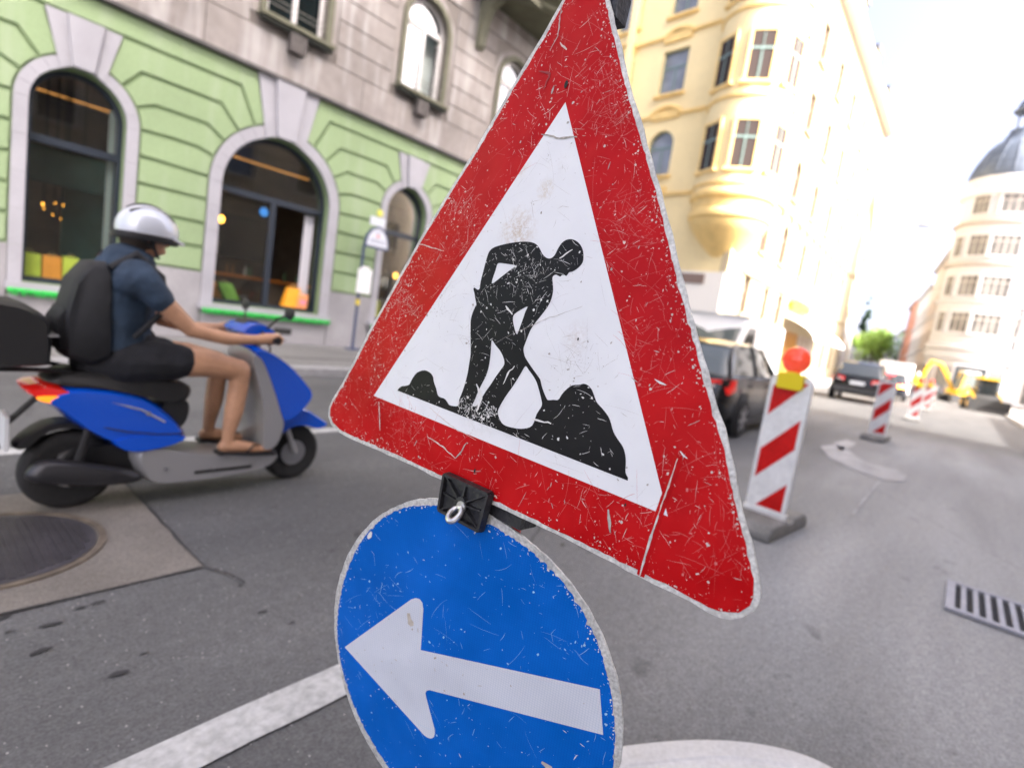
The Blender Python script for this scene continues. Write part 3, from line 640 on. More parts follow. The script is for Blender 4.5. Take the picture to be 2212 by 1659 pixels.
for wl, wr in zip(WIN, WIN[1:]):
    for k in range(8):
        z0, z1 = GZ[k], GZ[k+1]
        L0_, a0 = joint(wl, z0, 1); R0_, b0 = joint(wr, z0, -1); L1_, a1 = joint(wl, z1, 1); R1_, b1 = joint(wr, z1, -1)
        P = L0_+R0_[::-1]
        last = z1 > 4.6
        if last and not wr['big']:
            kb_, kt_ = key_side(wr, -1); ka = math.atan2(kb_[1]-wr['zs'], wr['c']-kb_[0]); P += arc(wr, b0, ka, -1)+[kb_, (wr['c']-.45, z1)]
        else:
            if z1 > wr['zs']: P += arc(wr, b0, b1, -1)
            P += R1_
        if last and not wl['big']:
            kb_, kt_ = key_side(wl, 1); ka = math.atan2(kb_[1]-wl['zs'], kb_[0]-wl['c']); P += [(wl['c']+.45, z1), kb_]+arc(wl, a0, ka, 1)[::-1]
        else:
            P += L1_[::-1]
            if z1 > wl['zs']: P += arc(wl, a0, a1, 1)[::-1]
        Q = [P[0]]
        for p in P[1:]:
            if (Vector(p)-Vector(Q[-1])).length > .004: Q.append(p)
        block(Q)
# top course: long blocks broken only by the big keystones
for a, b in ((WIN[0], WIN[2]), (WIN[2], WIN[4])):
    aR, _ = joint(a, GZ[8], 1); bL, _ = joint(b, GZ[8], -1)
    ka, kb_ = key_side(a, 1), key_side(b, -1)
    angA = math.atan2(ka[0][1]-a['zs'], ka[0][0]-a['c']); angB = math.atan2(kb_[0][1]-b['zs'], b['c']-kb_[0][0])
    P = [ka[0]]+arc(a, R(63), angA, 1)[::-1]+aR+bL[::-1]+arc(b, R(63), angB, -1)+[kb_[0], kb_[1], ka[1]]
    block(P)
# plinth slabs between the windows
for wl, wr in zip(WIN, WIN[1:]):
    x0, x1 = wl['c']+wl['ro']+.004, wr['c']-wr['ro']-.004
    block([(x0,.10),(x1,.10),(x1,1.30),(x0,1.30)], 'plinth_slab', m_plinth, .003, .04, FY-.008)
def sub_ring(w_, ri, ro, y, th, parent):
    c, zs = w_['c'], w_['zs']; n = 5; blocks = []
    zz = [.10, .76]+[ZB+(zs-ZB)*i/n for i in range(1, n+1)]
    for side in (-1, 1):
        for i in range(1, len(zz)-1):
            blocks.append([(c+side*ri, zz[i]), (c+side*ro, zz[i]), (c+side*ro, zz[i+1]), (c+side*ri, zz[i+1])])
    ka = math.atan2(math.sqrt(ro**2-(.38 if w_['big'] else .26)**2), .38 if w_['big'] else .26)
    m_ = 4 if not w_['big'] else 6
    for side in (-1, 1):
        for i in range(m_):
            a0, a1 = ka*i/m_, ka*(i+1)/m_
            blocks.append([(c+side*ri*math.cos(a0), zs+ri*math.sin(a0)), (c+side*ro*math.cos(a0), zs+ro*math.sin(a0)), (c+side*ro*math.cos((a0+a1)/2), zs+ro*math.sin((a0+a1)/2)), (c+side*ro*math.cos(a1), zs+ro*math.sin(a1)), (c+side*ri*math.cos(a1), zs+ri*math.sin(a1)), (c+side*ri*math.cos((a0+a1)/2), zs+ri*math.sin((a0+a1)/2))])
    for P in blocks: plate([inset(P, .002)], (0, y, 0), X, Z, -Y, th).build('surround_stone', m_stone, parent)
for w_ in WIN:
    c, h, ro, zs, big = w_['c'], w_['h'], w_['ro'], w_['zs'], w_['big']
    sub_ring(w_, h, ro, FY-.012, .30, gb)
    # keystone of three wedges
    kt = 5.0 if big else 4.63; bw, tw = (.38, .60) if big else (.26, .45); zb = zs+h+.02
    f_ = .48
    for s0, s1, y_, nm in ((-1, -f_, FY-.03, 'keystone_wing'), (f_, 1, FY-.03, 'keystone_wing'), (-f_, f_, FY-.085, 'keystone')):
        P = [(c+s0*bw, zb-(.07 if abs(s0) > .9 else .0)), (c+s1*bw, zb-(.07 if abs(s1) > .9 else .0)), (c+s1*tw, kt), (c+s0*tw, kt)]
        plate([P], (0, y_, 0), X, Z, -Y, .12).build(nm, m_stone, gb)
    # sill
    MB().box(c-ro-.03, c+ro+.0, FY-.10, FY+.2, .665, .765).build('window_sill', m_stone, gb)
    plate([[(c-ro+.02,.12),(c+ro-.02,.12),(c+ro-.02,.66),(c-ro+.02,.66)]], (0, FY-.02, 0), X, Z, -Y, .05).build('apron_slab', m_plinth, gb)
    MB().box(c-.18+.3, c+.18+.3, FY-.035, FY-.018, .30, .42).build('vent_grille', mat('vent_dark', (.03,.03,.03), .7), gb)
    # frame with panes
    fy = FY+.20; fo = arch(c, h-.002, zs, ZB); tz = 2.87
    lun = [(c-h+.07, tz+.055), (c+h-.07, tz+.055)]+[(c+(h-.07)*math.cos(math.pi*i/24), zs+(h-.07)*math.sin(math.pi*i/24)) for i in range(0 if zs > tz+.06 else 1, 25 if zs > tz+.06 else 24)]
    if big: panes = [[(c-h+.07,ZB+.07),(c-.05,ZB+.07),(c-.05,tz-.055),(c-h+.07,tz-.055)], [(c+.05,ZB+.07),(c+h-.07,ZB+.07),(c+h-.07,tz-.055),(c+.05,tz-.055)]]
    else: panes = [[(c-h+.06,ZB+.07),(c+h-.06,ZB+.07),(c+h-.06,tz-.055),(c-h+.06,tz-.055)]]
    fr = plate([fo, lun]+panes, (0, fy, 0), X, Z, -Y, .09).build('window_frame', m_frame, gb)
    for i, P in enumerate([lun]+panes):
        if big and i == 2 and 4 < c < 6: continue      # this casement stands open
        plate([inset(P, -.012)], (0, fy+.05, 0), X, Z, -Y, .008).build('pane', m_shop, fr)
# dark band, then the grey upper floor
MB().box(BX0, BX1, FY-.10, FY+.3, 5.0, 5.055).build('string_course', mat('course_dark', (.10,.095,.095), .8, var=.2, vs=4), gb)
UW = [2.03, 5.08, 8.07, 11.12]; UH = .56; UZ0, UZS = 6.02, 7.46
uop = [arch(c, UH, UZS, UZ0) for c in UW]
plate([[(BX0,5.055),(BX1,5.055),(BX1,16.5),(BX0,16.5)]]+uop, (0, FY+.03, 0), X, Z, -Y, .45).build('upper_wall', m_gjoint, gb)
UZ = [5.055, 5.735, 6.165, 6.60, 7.03, 7.46, 7.89, 8.32, 8.75, 9.2, 9.7, 10.2]
xs_ = [BX0]+[v for c in UW for v in (c-.83, c+.83)]+[BX1]
for k in range(len(UZ)-1):
    z0, z1 = UZ[k], UZ[k+1]
    if z1 < 6.0 or z0 > 8.3:
        for a, b in ((BX0, 3.55), (3.55, 6.6), (6.6, 9.6), (9.6, BX1)): block([(a,z0),(b,z0),(b,z1),(a,z1)], 'grey_block', m_grey, .014 if k else .006, .035)
        continue
    for i in range(0, len(xs_), 2): block([(xs_[i],z0),(xs_[i+1],z0),(xs_[i+1],z1),(xs_[i],z1)], 'grey_block', m_grey, .014, .035)
def upper_window(c, leaf_open):
    P = [(c-.83, 5.95), (c+.83, 5.95)]+[(c+.83*math.cos(math.pi*i/24), UZS+.83*math.sin(math.pi*i/24)) for i in range(25)]
    pn = plate([P, arch(c, UH+.10, UZS, 6.0)], (0, FY+.012, 0), X, Z, -Y, .06).build('architrave', m_grey, gb)
    mo = plate([arch(c, UH+.13, UZS, 6.02), arch(c, UH+.02, UZS, 6.02, shrink=0)], (0, FY-.05, 0), X, Z, -Y, .22).build('moulding', m_olive, gb)
    MB().box(c-.72, c+.72, FY-.18, FY+.1, 5.93, 6.0).build('window_sill', m_olive, gb)
    MB().box(c-.70, c+.70, FY-.13, FY-.04, 5.86, 5.93).build('sill_moulding', mat('sill_dark', (.05,.055,.045), .8), gb)
    MB().box(c-.15, c+.15, FY-.17, FY-.01, 5.55, 5.86).build('sill_bracket', mat('bracket_dark', (.10,.09,.085), .8, var=.3, vs=20, bump=.3, bs=60), gb)
    fo = arch(c, UH, UZS, 6.03); ft = .075
    lun = [(c-UH+ft, UZS+.06), (c+UH-ft, UZS+.06)]+[(c+(UH-ft)*math.cos(R(7)+(math.pi-R(14))*i/20), UZS+(UH-ft)*math.sin(R(7)+(math.pi-R(14))*i/20)) for i in range(21)]
    l_, r_ = [(c-UH+ft,6.10),(c-.045,6.10),(c-.045,UZS-.05),(c-UH+ft,UZS-.05)], [(c+.045,6.10),(c+UH-ft,6.10),(c+UH-ft,UZS-.05),(c+.045,UZS-.05)]
    fr = plate([fo, lun, l_, r_], (0, FY+.12, 0), X, Z, -Y, .08).build('window_frame', m_wwood, gb)
    plate([lun], (0, FY+.16, 0), X, Z, -Y, .006).build('pane', m_upglass, fr)
    plate([l_], (0, FY+.16, 0), X, Z, -Y, .006).build('pane', m_upglass, fr)
    if not leaf_open: plate([r_], (0, FY+.16, 0), X, Z, -Y, .006).build('pane', m_upglass, fr)
    MB().box(c-UH-.1, c+UH+.1, FY+.40, FY+.43, 5.8, 8.3).build('curtain', mat('curtain', (.48,.55,.54), .9, var=.2, vs=3), gb)
    m = MB()
    for z in (6.22, 6.32): m.tube([(c-UH, FY-.02, z), (c+UH, FY-.02, z)], .007, 6)
    m.build('guard_rail', mat('rail_grey', (.30,.30,.27), .5), fr)
for i, c in enumerate(UW): upper_window(c, i == 2)
# the open leaf of one upper window
lf = MB(); cw = UW[2]; d = Vector((.25, .97, 0)).normalized(); o_ = Vector((cw+UH-.08, FY+.14, 0))
for a0, a1, z0, z1 in ((0,.06,6.1,7.4), (.40,.46,6.1,7.4), (.06,.40,6.1,6.17), (.06,.40,7.33,7.4)):
    lf.obox(o_+d*((a0+a1)/2)+Z*((z0+z1)/2), d*(a1-a0)/2, Vector((d.y,-d.x,0))*.02, Z*(z1-z0)/2)
lf.build('open_leaf', m_wwood, gb)
# corbelled bay at the corner of the upper floor
m_olive2 = mat('olive_dark', (.11,.11,.07), .8, var=.2, vs=3)
for cxb_ in (9.62, 12.9):
    P = [(0,7.72),(.06,7.70),(.12,7.80),(.14,8.0),(.20,8.3),(.34,8.58),(.62,8.74),(.95,8.8),(.95,8.92),(0,8.92)]
    MB().prism(P, (cxb_-.1, FY+.0, 0), -Y, Z, X, 0, .22).build('bracket', m_olive, gb)
MB().lathe([(1.9,8.92),(2.0,9.0),(2.0,9.12),(2.15,9.2),(2.2,9.35),(2.05,9.4),(2.05,12.6)], (11.6, FY+.7, 0), 40).build('bay', m_olive2, gb, True)
MB().box(9.2, 13.6, FY-1.0, FY, 8.93, 9.05).build('bay_slab', m_olive, gb)
MB().box(BX0, BX1+.3, FY-.5, FY+.4, 16.5, 17.1).build('eaves', m_grey, gb)
rf = MB().prism([(FY-.4,17.1),(FY+4,21),(FY+9,21),(FY+9,17.1)], (BX0,0,0), Y, Z, X, 0, BX1-BX0).build('roof', mat('roof_grey', (.12,.10,.09), .8), gb)
MB().box(BX1-.02, BX1+.3, FY, FY+9, 0, 16.5).build('side_wall', m_grey, gb); MB().box(BX0, BX1, FY+8.6, FY+9, 0, 16.5).build('rear_wall', m_grey, gb); MB().box(BX0-.3, BX0, FY, FY+9, 0, 16.5).build('side_wall', m_grey, gb)
# interior of the shop behind the arches
m_int = mat('interior_brown', (.10,.075,.055), .8, var=.3, vs=2); m_intg = mat('interior_teal', (.03,.09,.085), .7, var=.3, vs=2)
MB().box(BX0, BX1, FY+4.2, FY+4.3, .0, 4.9).build('back_wall', m_int, gb)
MB().box(BX0, BX1, FY+.5, FY+4.2, .30, .36).build('shop_floor', mat('interior_floor', (.12,.09,.06), .5), gb)
MB().box(BX0, BX1, FY+.5, FY+4.2, 4.3, 4.4).build('shop_ceiling', mat('interior_ceiling', (.35,.30,.25), .8, var=.2, vs=1), gb)
MB().box(.4, 3.3, FY+2.4, FY+2.5, .36, 2.4).build('partition', m_int, gb); MB().box(2.1, 2.75, FY+1.6, FY+1.66, .36, 2.75).build('teal_panel', m_intg, gb); MB().box(.6, 3.0, FY+1.2, FY+1.3, 2.35, 2.9).build('teal_valance', m_intg, gb)
ct = MB().box(3.6, 6.9, FY+1.3, FY+1.9, 1.30, 1.36).build('counter', mat('counter_orange', (.50,.16,.03), .4, var=.2, vs=6), gb); MB().box(3.7, 6.8, FY+1.4, FY+1.85, .36, 1.3).build('counter_front', m_int, gb)
for z in (1.75, 2.05, 2.35, 2.65): MB().box(4.1, 6.6, FY+3.7, FY+4.15, z, z+.04).build('shelf', mat('shelf_wood', (.22,.14,.08), .6), gb)
MB().box(5.3, 6.4, FY+3.2, FY+3.25, 1.75, 2.75).build('menu_board', mat('chalkboard', (.012,.012,.012), .6), gb)
MB().box(4.5, 4.95, FY+2.0, FY+2.05, 2.0, 2.45).build('menu_board', MATS['chalkboard'], gb)
for i in range(16):
    x = random.uniform(4.2, 6.5); z = random.choice((1.79, 2.09, 1.36, 1.36)); y_ = FY+3.9 if z > 1.5 else FY+1.6
    MB().lathe([(.03,0),(.032,.12),(.012,.17),(.012,.22)], (x, y_, z), 8).build('bottle', mat('bottle_'+str(i%3), ((.05,.12,.05),(.25,.12,.04),(.4,.4,.38))[i%3], .3), gb)
# roller blind / white jamb poster in the open casement
MB().box(5.80, 6.0, FY+.34, FY+.36, .86, 2.78).build('poster_strip', mat('poster_white', (.60,.60,.66), .7), gb)
MB().box(2.42, 2.50, FY+.36, FY+.40, .86, 3.6).build('poster_strip', mat('poster_grey', (.30,.36,.35), .7), gb)
MB().lathe([(.0001,0),(.085,0),(.085,.004),(.0001,.004)], (4.9, FY+.235, 2.62), 20, 'y').build('round_sticker', mat('sticker_blue', (.03,.20,.55), .5), gb)
# lit ceiling tubes and bulbs in the shop
m_tubeL = mat('warm_tube', (1,.55,.2), .5, emit=.11, ecol=(1,.42,.10)); m_bulb = mat('warm_bulb', (1,.6,.2), .5, emit=1.3, ecol=(1,.42,.05))
for x0, x1, y_, z in ((1.0, 3.0, FY+2.2, 3.95), (3.9, 6.4, FY+1.5, 3.72), (4.2, 5.3, FY+2.6, 3.95), (7.4, 9, FY+2.0, 3.85)):
    t_ = MB().box(x0, x1, y_-.014, y_+.014, z-.014, z+.014).build('ceiling_tube', m_tubeL); tag(t_, {1.0:'thin warm light tube on the ceiling behind the narrow window with three bags', 3.9:'long warm light tube behind the fanlight of the open wide window', 4.2:'short warm light tube deeper behind the fanlight of the open wide window', 7.4:'warm light tube behind the narrow window next to the bus stop'}[x0], 'lamp', 'lit tubes on the shop ceiling')
def pendant(x, y_, z, r, lab, grp):
    t = thing('pendant_lamp', (x, y_, z), lab, 'lamp', grp)
    MB().ball((x, y_, z), r, r, r*1.25, 12, 8).build('bulb', m_bulb, t, True); MB().tube([(x, y_, z+r), (x, y_, 4.3)], .006, 6).build('cord', m_hole, t)
pendant(4.43, FY+1.0, 2.38, .055, 'round glowing bulb hanging behind the closed pane of the wide window', 'bulbs hanging in the shop')
pendant(8.75, FY+1.0, 1.95, .06, 'round glowing bulb hanging in the narrow window next to the bus stop', 'bulbs hanging in the shop')
for i, (x, z) in enumerate(((1.78,2.0),(1.80,1.93),(1.95,2.06),(2.06,2.05),(2.10,2.05),(1.94,1.86),(2.05,1.82),(2.10,1.90),(2.14,1.92),(2.32,1.87),(2.36,1.90))):
    pendant(x+.05, FY+1.5+.03*i, z+.02, .008 if i else .014, 'tiny amber bulb hanging in the dark narrow window with three bags', 'tiny bulbs in the narrow window')
# green garlands under the sills
m_garl = mat('garland_green', (.02,.42,.06), .7, var=.5, vs=30)
for c, ro, lab in ((1.985, .745, 'bright green fringe garland under the sill of the narrow window with three bags'), (5.07, 1.27, 'bright green fringe garland under the sill of the wide shop window'), (8.13, .745, 'bright green fringe garland under the sill beside the bus stop')):
    g = MB()
    for i in range(int(ro*2/.012)):
        x = c-ro+.02+i*.012; g.tube([(x, FY-.11, .672), (x+random.uniform(-.02,.02), FY-.12-random.uniform(0,.03), .64), (x+random.uniform(-.03,.03), FY-.11-random.uniform(0,.04), .60-random.uniform(0,.03))], [.014,.012,.004], 5)
    tag(g.build('garland', m_garl), lab, 'garland')
# paper bags in the windows
def bag(x, y_, z, wd, ht, col, tilt, lab, rim_=None):
    t = thing('paper_bag', (x, y_, z), lab, 'bag'); m = mat('bag_'+'_'.join(f'{int(c*100)}' for c in col), col, .6, var=.08, vs=8)
    d = .09; rs = []
    for k, zz, b in ((1,0,1), (1.02,.3*ht,.9), (1.0,.7*ht,.75), (.98,ht,.55)):
        rs.append([(x+a*wd/2*k+zz*tilt, y_+q*d*b, z+zz) for a, q in ((-1,-1),(0,-1.12),(1,-1),(1.03,0),(1,1),(0,1.1),(-1,1),(-1.03,0))])
    MB().rings(rs).build('body', m, t)
    h = [(x+wd*.18*math.cos(math.pi*i/8)+(ht)*tilt, y_, z+ht+wd*.22*math.sin(math.pi*i/8)) for i in range(9)]
    MB().tube(h, .006, 6).build('handle', mat('bag_handle', (.5,.42,.2), .7), t)
    if rim_: MB().box(x-wd*.3+ht*.5*tilt, x+wd*.3+ht*.5*tilt, y_-d*1.16, y_-d*1.1, z+ht*.3, z+ht*.6).build('print', mat('bag_print', rim_, .6), t)
by = FY+.36
bag(1.53, by, .86, .25, .34, (.62,.74,.08), 0, 'lime green paper bag at the jamb end of the row of three window bags')
bag(1.79, by, .86, .22, .34, (.90,.36,.04), 0, 'orange paper bag between two lime green bags in the narrow window')
bag(2.02, by, .86, .20, .36, (.62,.74,.08), 0, 'lime green paper bag with a tall handle beside the orange bag')
bag(4.28, by+.25, .86, .28, .30, (.80,.30,.03), -.35, 'orange bag leaning behind the closed pane of the wide window')
bag(4.52, by+.1, .86, .26, .30, (.16,.36,.04), -.5, 'green bag leaning over the orange bag behind the closed pane')
bag(5.58, by-.08, .86, .27, .40, (.85,.36,.02), .22, 'big yellow orange bag in the open casement of the wide window')
bag(5.82, by-.1, .86, .22, .29, (.82,.30,.12), .16, 'orange and pink printed bag beside the big yellow orange bag', (.75,.25,.35))
bag(7.72, by, .86, .26, .40, (.55,.58,.04), 0, 'yellow green bag standing in the narrow window next to the bus stop')
# ------------------------------------------------------------------ bus stop sign
bx, byy = 6.80, 10.28
bs_ = thing('bus_stop_sign', (bx, byy, .12), 'dark blue bus stop pole with half round sign and white timetable board', 'bus stop')
m_navy = mat('navy_steel', (.035,.055,.13), .4); m_bwht = mat('board_white', (.78,.79,.82), .5)
MB().tube([(bx, byy, .12), (bx, byy, 2.38)], .03, 12).build('pole', m_navy, bs_, True); MB().box(bx-.12, bx+.12, byy-.12, byy+.12, .12, .15).build('foot_plate', m_navy, bs_)
MB().box(bx-.032, bx+.032, byy-.033, byy+.033, 1.10, 1.22).build('yellow_band', mat('band_yellow', (.70,.55,.05), .5), bs_)
tb = MB().box(bx-.10, bx+.24, byy-.07, byy-.035, 1.36, 1.88).build('timetable_board', m_bwht, bs_)
MB().box(bx-.02, bx+.16, byy-.066, byy-.04, 1.88, 1.94).build('clip', m_bwht, tb)
hr = [(bx-.02,2.36),(bx+.60,2.36),(bx+.60,2.46),(bx+.56,2.63),(bx+.45,2.78),(bx+.29,2.84),(bx+.13,2.78),(bx+.02,2.63),(bx-.02,2.46)]
plate([smooth_poly(hr[2:9], 4)[:-8]+[(bx-.02,2.36),(bx+.60,2.36)]] if 0 else [hr], (0, byy-.05, 0), X, Z, -Y, .05).build('sign_frame', m_navy, bs_)
fc = plate([inset(hr, .045)], (0, byy-.054, 0), X, Z, -Y, .006).build('sign_face', mat('stop_face', (.66,.69,.76), .5), bs_)
MB().box(bx+.26, bx+.32, byy-.058, byy-.055, 2.60, 2.65).build('red_emblem', m_pred, fc)
for z, a, b in ((2.48,.08,.50), (2.53,.10,.48), (2.70,.20,.38)): MB().box(bx+a, bx+b, byy-.058, byy-.055, z, z+.02).build('lettering_bar', mat('letter_grey', (.25,.28,.38), .6), fc)
MB().box(bx+.06, bx+.44, byy-.045, byy-.03, 2.84, 3.02).build('top_board', mat('stop_top', (.62,.66,.72), .5), bs_)
MB().lathe([(.0001,0),(.075,0),(.075,.02),(.0001,.02)], (bx+.28, byy-.05, 3.12), 18, 'y').build('yellow_disc', mat('disc_yellow', (.70,.68,.10), .5), bs_)
MB().tube([(bx+.28, byy-.03, 3.0), (bx+.28, byy-.03, 3.10)], .012, 8).build('stem', m_navy, bs_)
# ------------------------------------------------------------------ more houses
m_yel = mat('yellow_plaster', (.80,.66,.36), .85, var=.06, vs=.5, var2=.04, vs2=8)
m_whtt0 = mat('off_white', (.76,.74,.68), .8)
m_yel2 = mat('yellow_plaster_sun_darkened', (.34,.29,.20), .9, var=.08, vs=.6, spec=.2)  # the house's yellow plaster, darkened on the sunlit front to hold back glare
m_yelt = mat('yellow_trim', (.78,.56,.22), .8, var=.1, vs=2)
m_green_w = mat('green_window_wood', (.16,.24,.22), .5); m_brown_w = mat('brown_window_wood', (.20,.14,.11), .5)
m_winglass = mat('window_glass', (.05,.06,.07), .06, spec=1.0); m_paleglass = mat('window_glass_curtained', (.19,.21,.235), .12, spec=.6, var=.25, vs=1.5); m_brownglass = mat('window_glass_brown', (.060,.048,.045), .9, spec=0.); m_greyglass = mat('window_glass_grey', (.12,.118,.115), .25, spec=.25, var=.4, vs=1.2)
m_curt = mat('lace_curtain', (.55,.55,.58), .8, var=.15, vs=4)
def facade(par, o, ex, ez, rect, wins, m_wall, m_trim, m_fr, th=.4, hood=True, sill=True, simple=False, wname='wall', rec=.22, gl=None):
    """wall with real openings; wins: (centre, bottom, width, height, arched)"""
    o = Vector(o); holes = []
    for c, z, w_, h, ar in wins:
        if ar: holes.append([(c-w_/2,z),(c+w_/2,z)]+[(c+w_/2*math.cos(math.pi*i/12), z+h-w_/2+w_/2*math.sin(math.pi*i/12)) for i in range(13)])
        else: holes.append([(c-w_/2,z),(c+w_/2,z),(c+w_/2,z+h),(c-w_/2,z+h)])
    plate([rect]+holes, o, ex, Z, ez, th).build(wname, m_wall, par)
    for (c, z, w_, h, ar), H_ in zip(wins, holes):
        hi = inset(H_, .07); zm = z+h*.64
        if simple: sub = [inset(H_, .08)]
        else:
            topo = [p for p in hi if p[1] > zm+.05]; topl = [(c-w_/2+.07, zm+.05), (c+w_/2-.07, zm+.05)]+topo if ar else [(c-w_/2+.07,zm+.05),(c+w_/2-.07,zm+.05),(c+w_/2-.07,z+h-.07),(c-w_/2+.07,z+h-.07)]
            sub = [topl, [(c-w_/2+.07,z+.07),(c-.04,z+.07),(c-.04,zm-.05),(c-w_/2+.07,zm-.05)], [(c+.04,z+.07),(c+w_/2-.07,z+.07),(c+w_/2-.07,zm-.05),(c+.04,zm-.05)]]
        fr = plate([inset(H_, .003)]+sub, o-ez*rec, ex, Z, ez, .08).build('window', m_fr, par)
        for P in sub: plate([inset(P, -.01)], o-ez*(rec+.04), ex, Z, ez, .01).build('pane', gl or m_winglass, fr)
        if sill:
            MB().obox(o+ex*c+Z*(z-.07)+ez*.06, ex*(w_/2+.15), ez*.14, Z*.07).build('sill', m_trim, par)
        if hood:
            MB().obox(o+ex*c+Z*(z+h+.12)+ez*.03, ex*(w_/2+.16), ez*.06, Z*.06).build('hood', m_trim, par)
            for sx in (-1, 1): MB().obox(o+ex*(c+sx*(w_/2+.08))+Z*(z+h/2)+ez*.02, ex*.07, ez*.05, Z*h/2).build('jamb', m_trim, par)
# yellow corner house across the side street
YX, YY = 29.2, 10.65
yb = thing('yellow_house', (YX, YY, 0), 'tall yellow corner house with a round corner bay on a carved corbel', 'building')
rows = [(7.35, 2.5, True), (11.45, 2.5, True), (15.65, 2.4, False), (19.8, 2.4, False)]
wins = [(x, z, 1.35, h, ar) for x in (34.0, 38.2, 43.4, 48.6, 53.8, 59.0) for z, h, ar in rows]
wins += [(32.6, 3.6, 1.1, 2.1, False), (36.6, 3.6, 1.1, 2.0, False), (39.9, 3.6, 1.3, 2.0, False), (57.0, 1.0, 1.6, 2.6, False), (60.5, 1.0, 1.6, 2.6, False), (46.4, .3, 12.2, 3.1, False)]
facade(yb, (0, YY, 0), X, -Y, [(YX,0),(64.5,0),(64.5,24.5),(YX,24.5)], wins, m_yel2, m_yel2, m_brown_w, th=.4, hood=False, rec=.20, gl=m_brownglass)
wv = Vector((math.sin(R(6.8)), math.cos(R(6.8)), 0)); ex_, ez_ = -wv, Vector((-wv.y, wv.x, 0))
lw = [(-w_, z, 1.7, h, ar) for w_ in (5.6, 9.4, 13.3, 17.2) for z, h, ar in ((10.85, 2.6, True), (15.5, 2.5, False), (19.9, 2.5, False), (6.6, 2.4, False))]
facade(yb, (YX, YY, 0), ex_, ez_, [(-24,0),(0,0),(0,24.5),(-24,24.5)], lw, m_yel, m_yelt, m_green_w, hood=False, wname='side_street_wall', gl=m_paleglass)
P0_ = Vector((YX, YY, 0))
for w_ in (5.6, 9.4, 13.3):                            # plaster swags over the windows
    for z in (10.3, 14.65, 19.0):
        mb = MB()
        for i in range(9):
            t = -1+i/4; mb.ball(P0_+wv*(w_+t*.95)+ez_*.08+Z*(z+4.45-.32*t*t-(.0)), .16, .16, .15, 8, 6)
        mb.build('swag', m_yelt, yb, True); MB().obox(P0_+wv*w_+ez_*.06+Z*(z-.35), wv*.9, ez_*.08, Z*.22).build('apron_panel', m_yelt, yb)
for z in (9.75, 14.3, 18.8): MB().obox(P0_+wv*13.5+ez_*.06+Z*z, wv*10.5, ez_*.10, Z*.07).build('band', m_yelt, yb)
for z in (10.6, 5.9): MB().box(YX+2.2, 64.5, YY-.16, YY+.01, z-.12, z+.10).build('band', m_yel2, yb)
for i in range(12):                                    # bracketed balcony pieces and consoles on the street front
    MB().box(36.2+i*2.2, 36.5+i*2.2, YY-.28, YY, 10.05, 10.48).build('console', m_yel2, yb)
oc = Vector((YX+.7, YY+.75, 0)); orr = 2.05
MB().lathe([(.12,5.3),(.22,5.5),(.3,5.75),(.55,6.1),(.95,6.6),(1.35,7.05),(1.72,7.5),(1.95,7.85),(1.98,8.05),(2.12,8.15),(2.12,8.4),(2.0,8.5),(2.02,9.0),(2.2,9.15),(2.2,9.35),(orr,9.5)], oc, 40).build('corbel', m_yelt, yb, True)
MB().lathe([(orr,9.5),(orr,24.6)], oc, 40).build('corner_bay', m_yel, yb, True)
for z in (9.75, 14.0, 18.2): MB().lathe([(orr,z-.1),(orr+.10,z-.06),(orr+.10,z+.06),(orr,z+.1)], oc, 40, cap=False).build('band', m_yelt, yb, True)
MB().lathe([(orr,24.3),(orr+.5,24.7),(orr+.5,25),(orr+.1,25.1),(orr*.9,27),(orr*.4,29.5),(.1,31)], oc, 32).build('bay_roof', mat('slate', (.10,.11,.13), .6), yb, True)
for z in (10.4, 14.6, 18.8):
    for a in (150, 203, 256, 309):
        d = Vector((math.cos(R(a)), math.sin(R(a)), 0)); t = Vector((-d.y, d.x, 0)); c = oc+d*(orr-.06)+Z*(z+1.2)
        mb = MB(); 
        for s, q, e, f in ((-.60,0,.07,1.25), (.60,0,.07,1.25)): mb.obox(c+t*s, t*e, d*.10, Z*f)
        mb.obox(c+Z*1.25, t*.67, d*.10, Z*.08); mb.obox(c-Z*1.22, t*.80, d*.16, Z*.08)
        fr = mb.build('window_surround', m_yelt, yb)
        MB().obox(c-d*.02, t*.53, d*.085, Z*1.17).build('pane', m_brownglass, fr)
        mb = MB(); mb.obox(c+Z*.35, t*.53, d*.095, Z*.05); mb.obox(c-Z*.4, t*.035, d*.095, Z*.72); mb.obox(c+Z*.75, t*.02, d*.095, Z*.38); mb.build('glazing_bars', m_green_w, fr)
MB().box(YX, 64.8, YY-.75, YY+.5, 24.5, 25.1).build('eaves', m_whtt0, yb); MB().obox(P0_+wv*12+ez_*.2+Z*24.8, wv*12, ez_*.6, Z*.29).build('eaves', m_yelt, yb)
MB().prism([(YY-.5,25.1),(YY+2.6,29),(YY+9,29.5),(YY+9,25.1)], (YX+2,0,0), Y, Z, X, 0, 32).build('roof', MATS['slate'], yb)
for x in (38, 46, 54, 62):
    mb = MB().box(x-.8, x+.8, YY+.1, YY+2.5, 25.1, 27.6); dm = mb.build('dormer', m_yel, yb); MB().box(x-1, x+1, YY-.1, YY+2.5, 27.6, 27.9).build('dormer_roof', MATS['slate'], dm)
MB().box(YX+.6, 64.4, YY+8.6, YY+9, 0, 25).build('rear_wall', m_yel, yb)
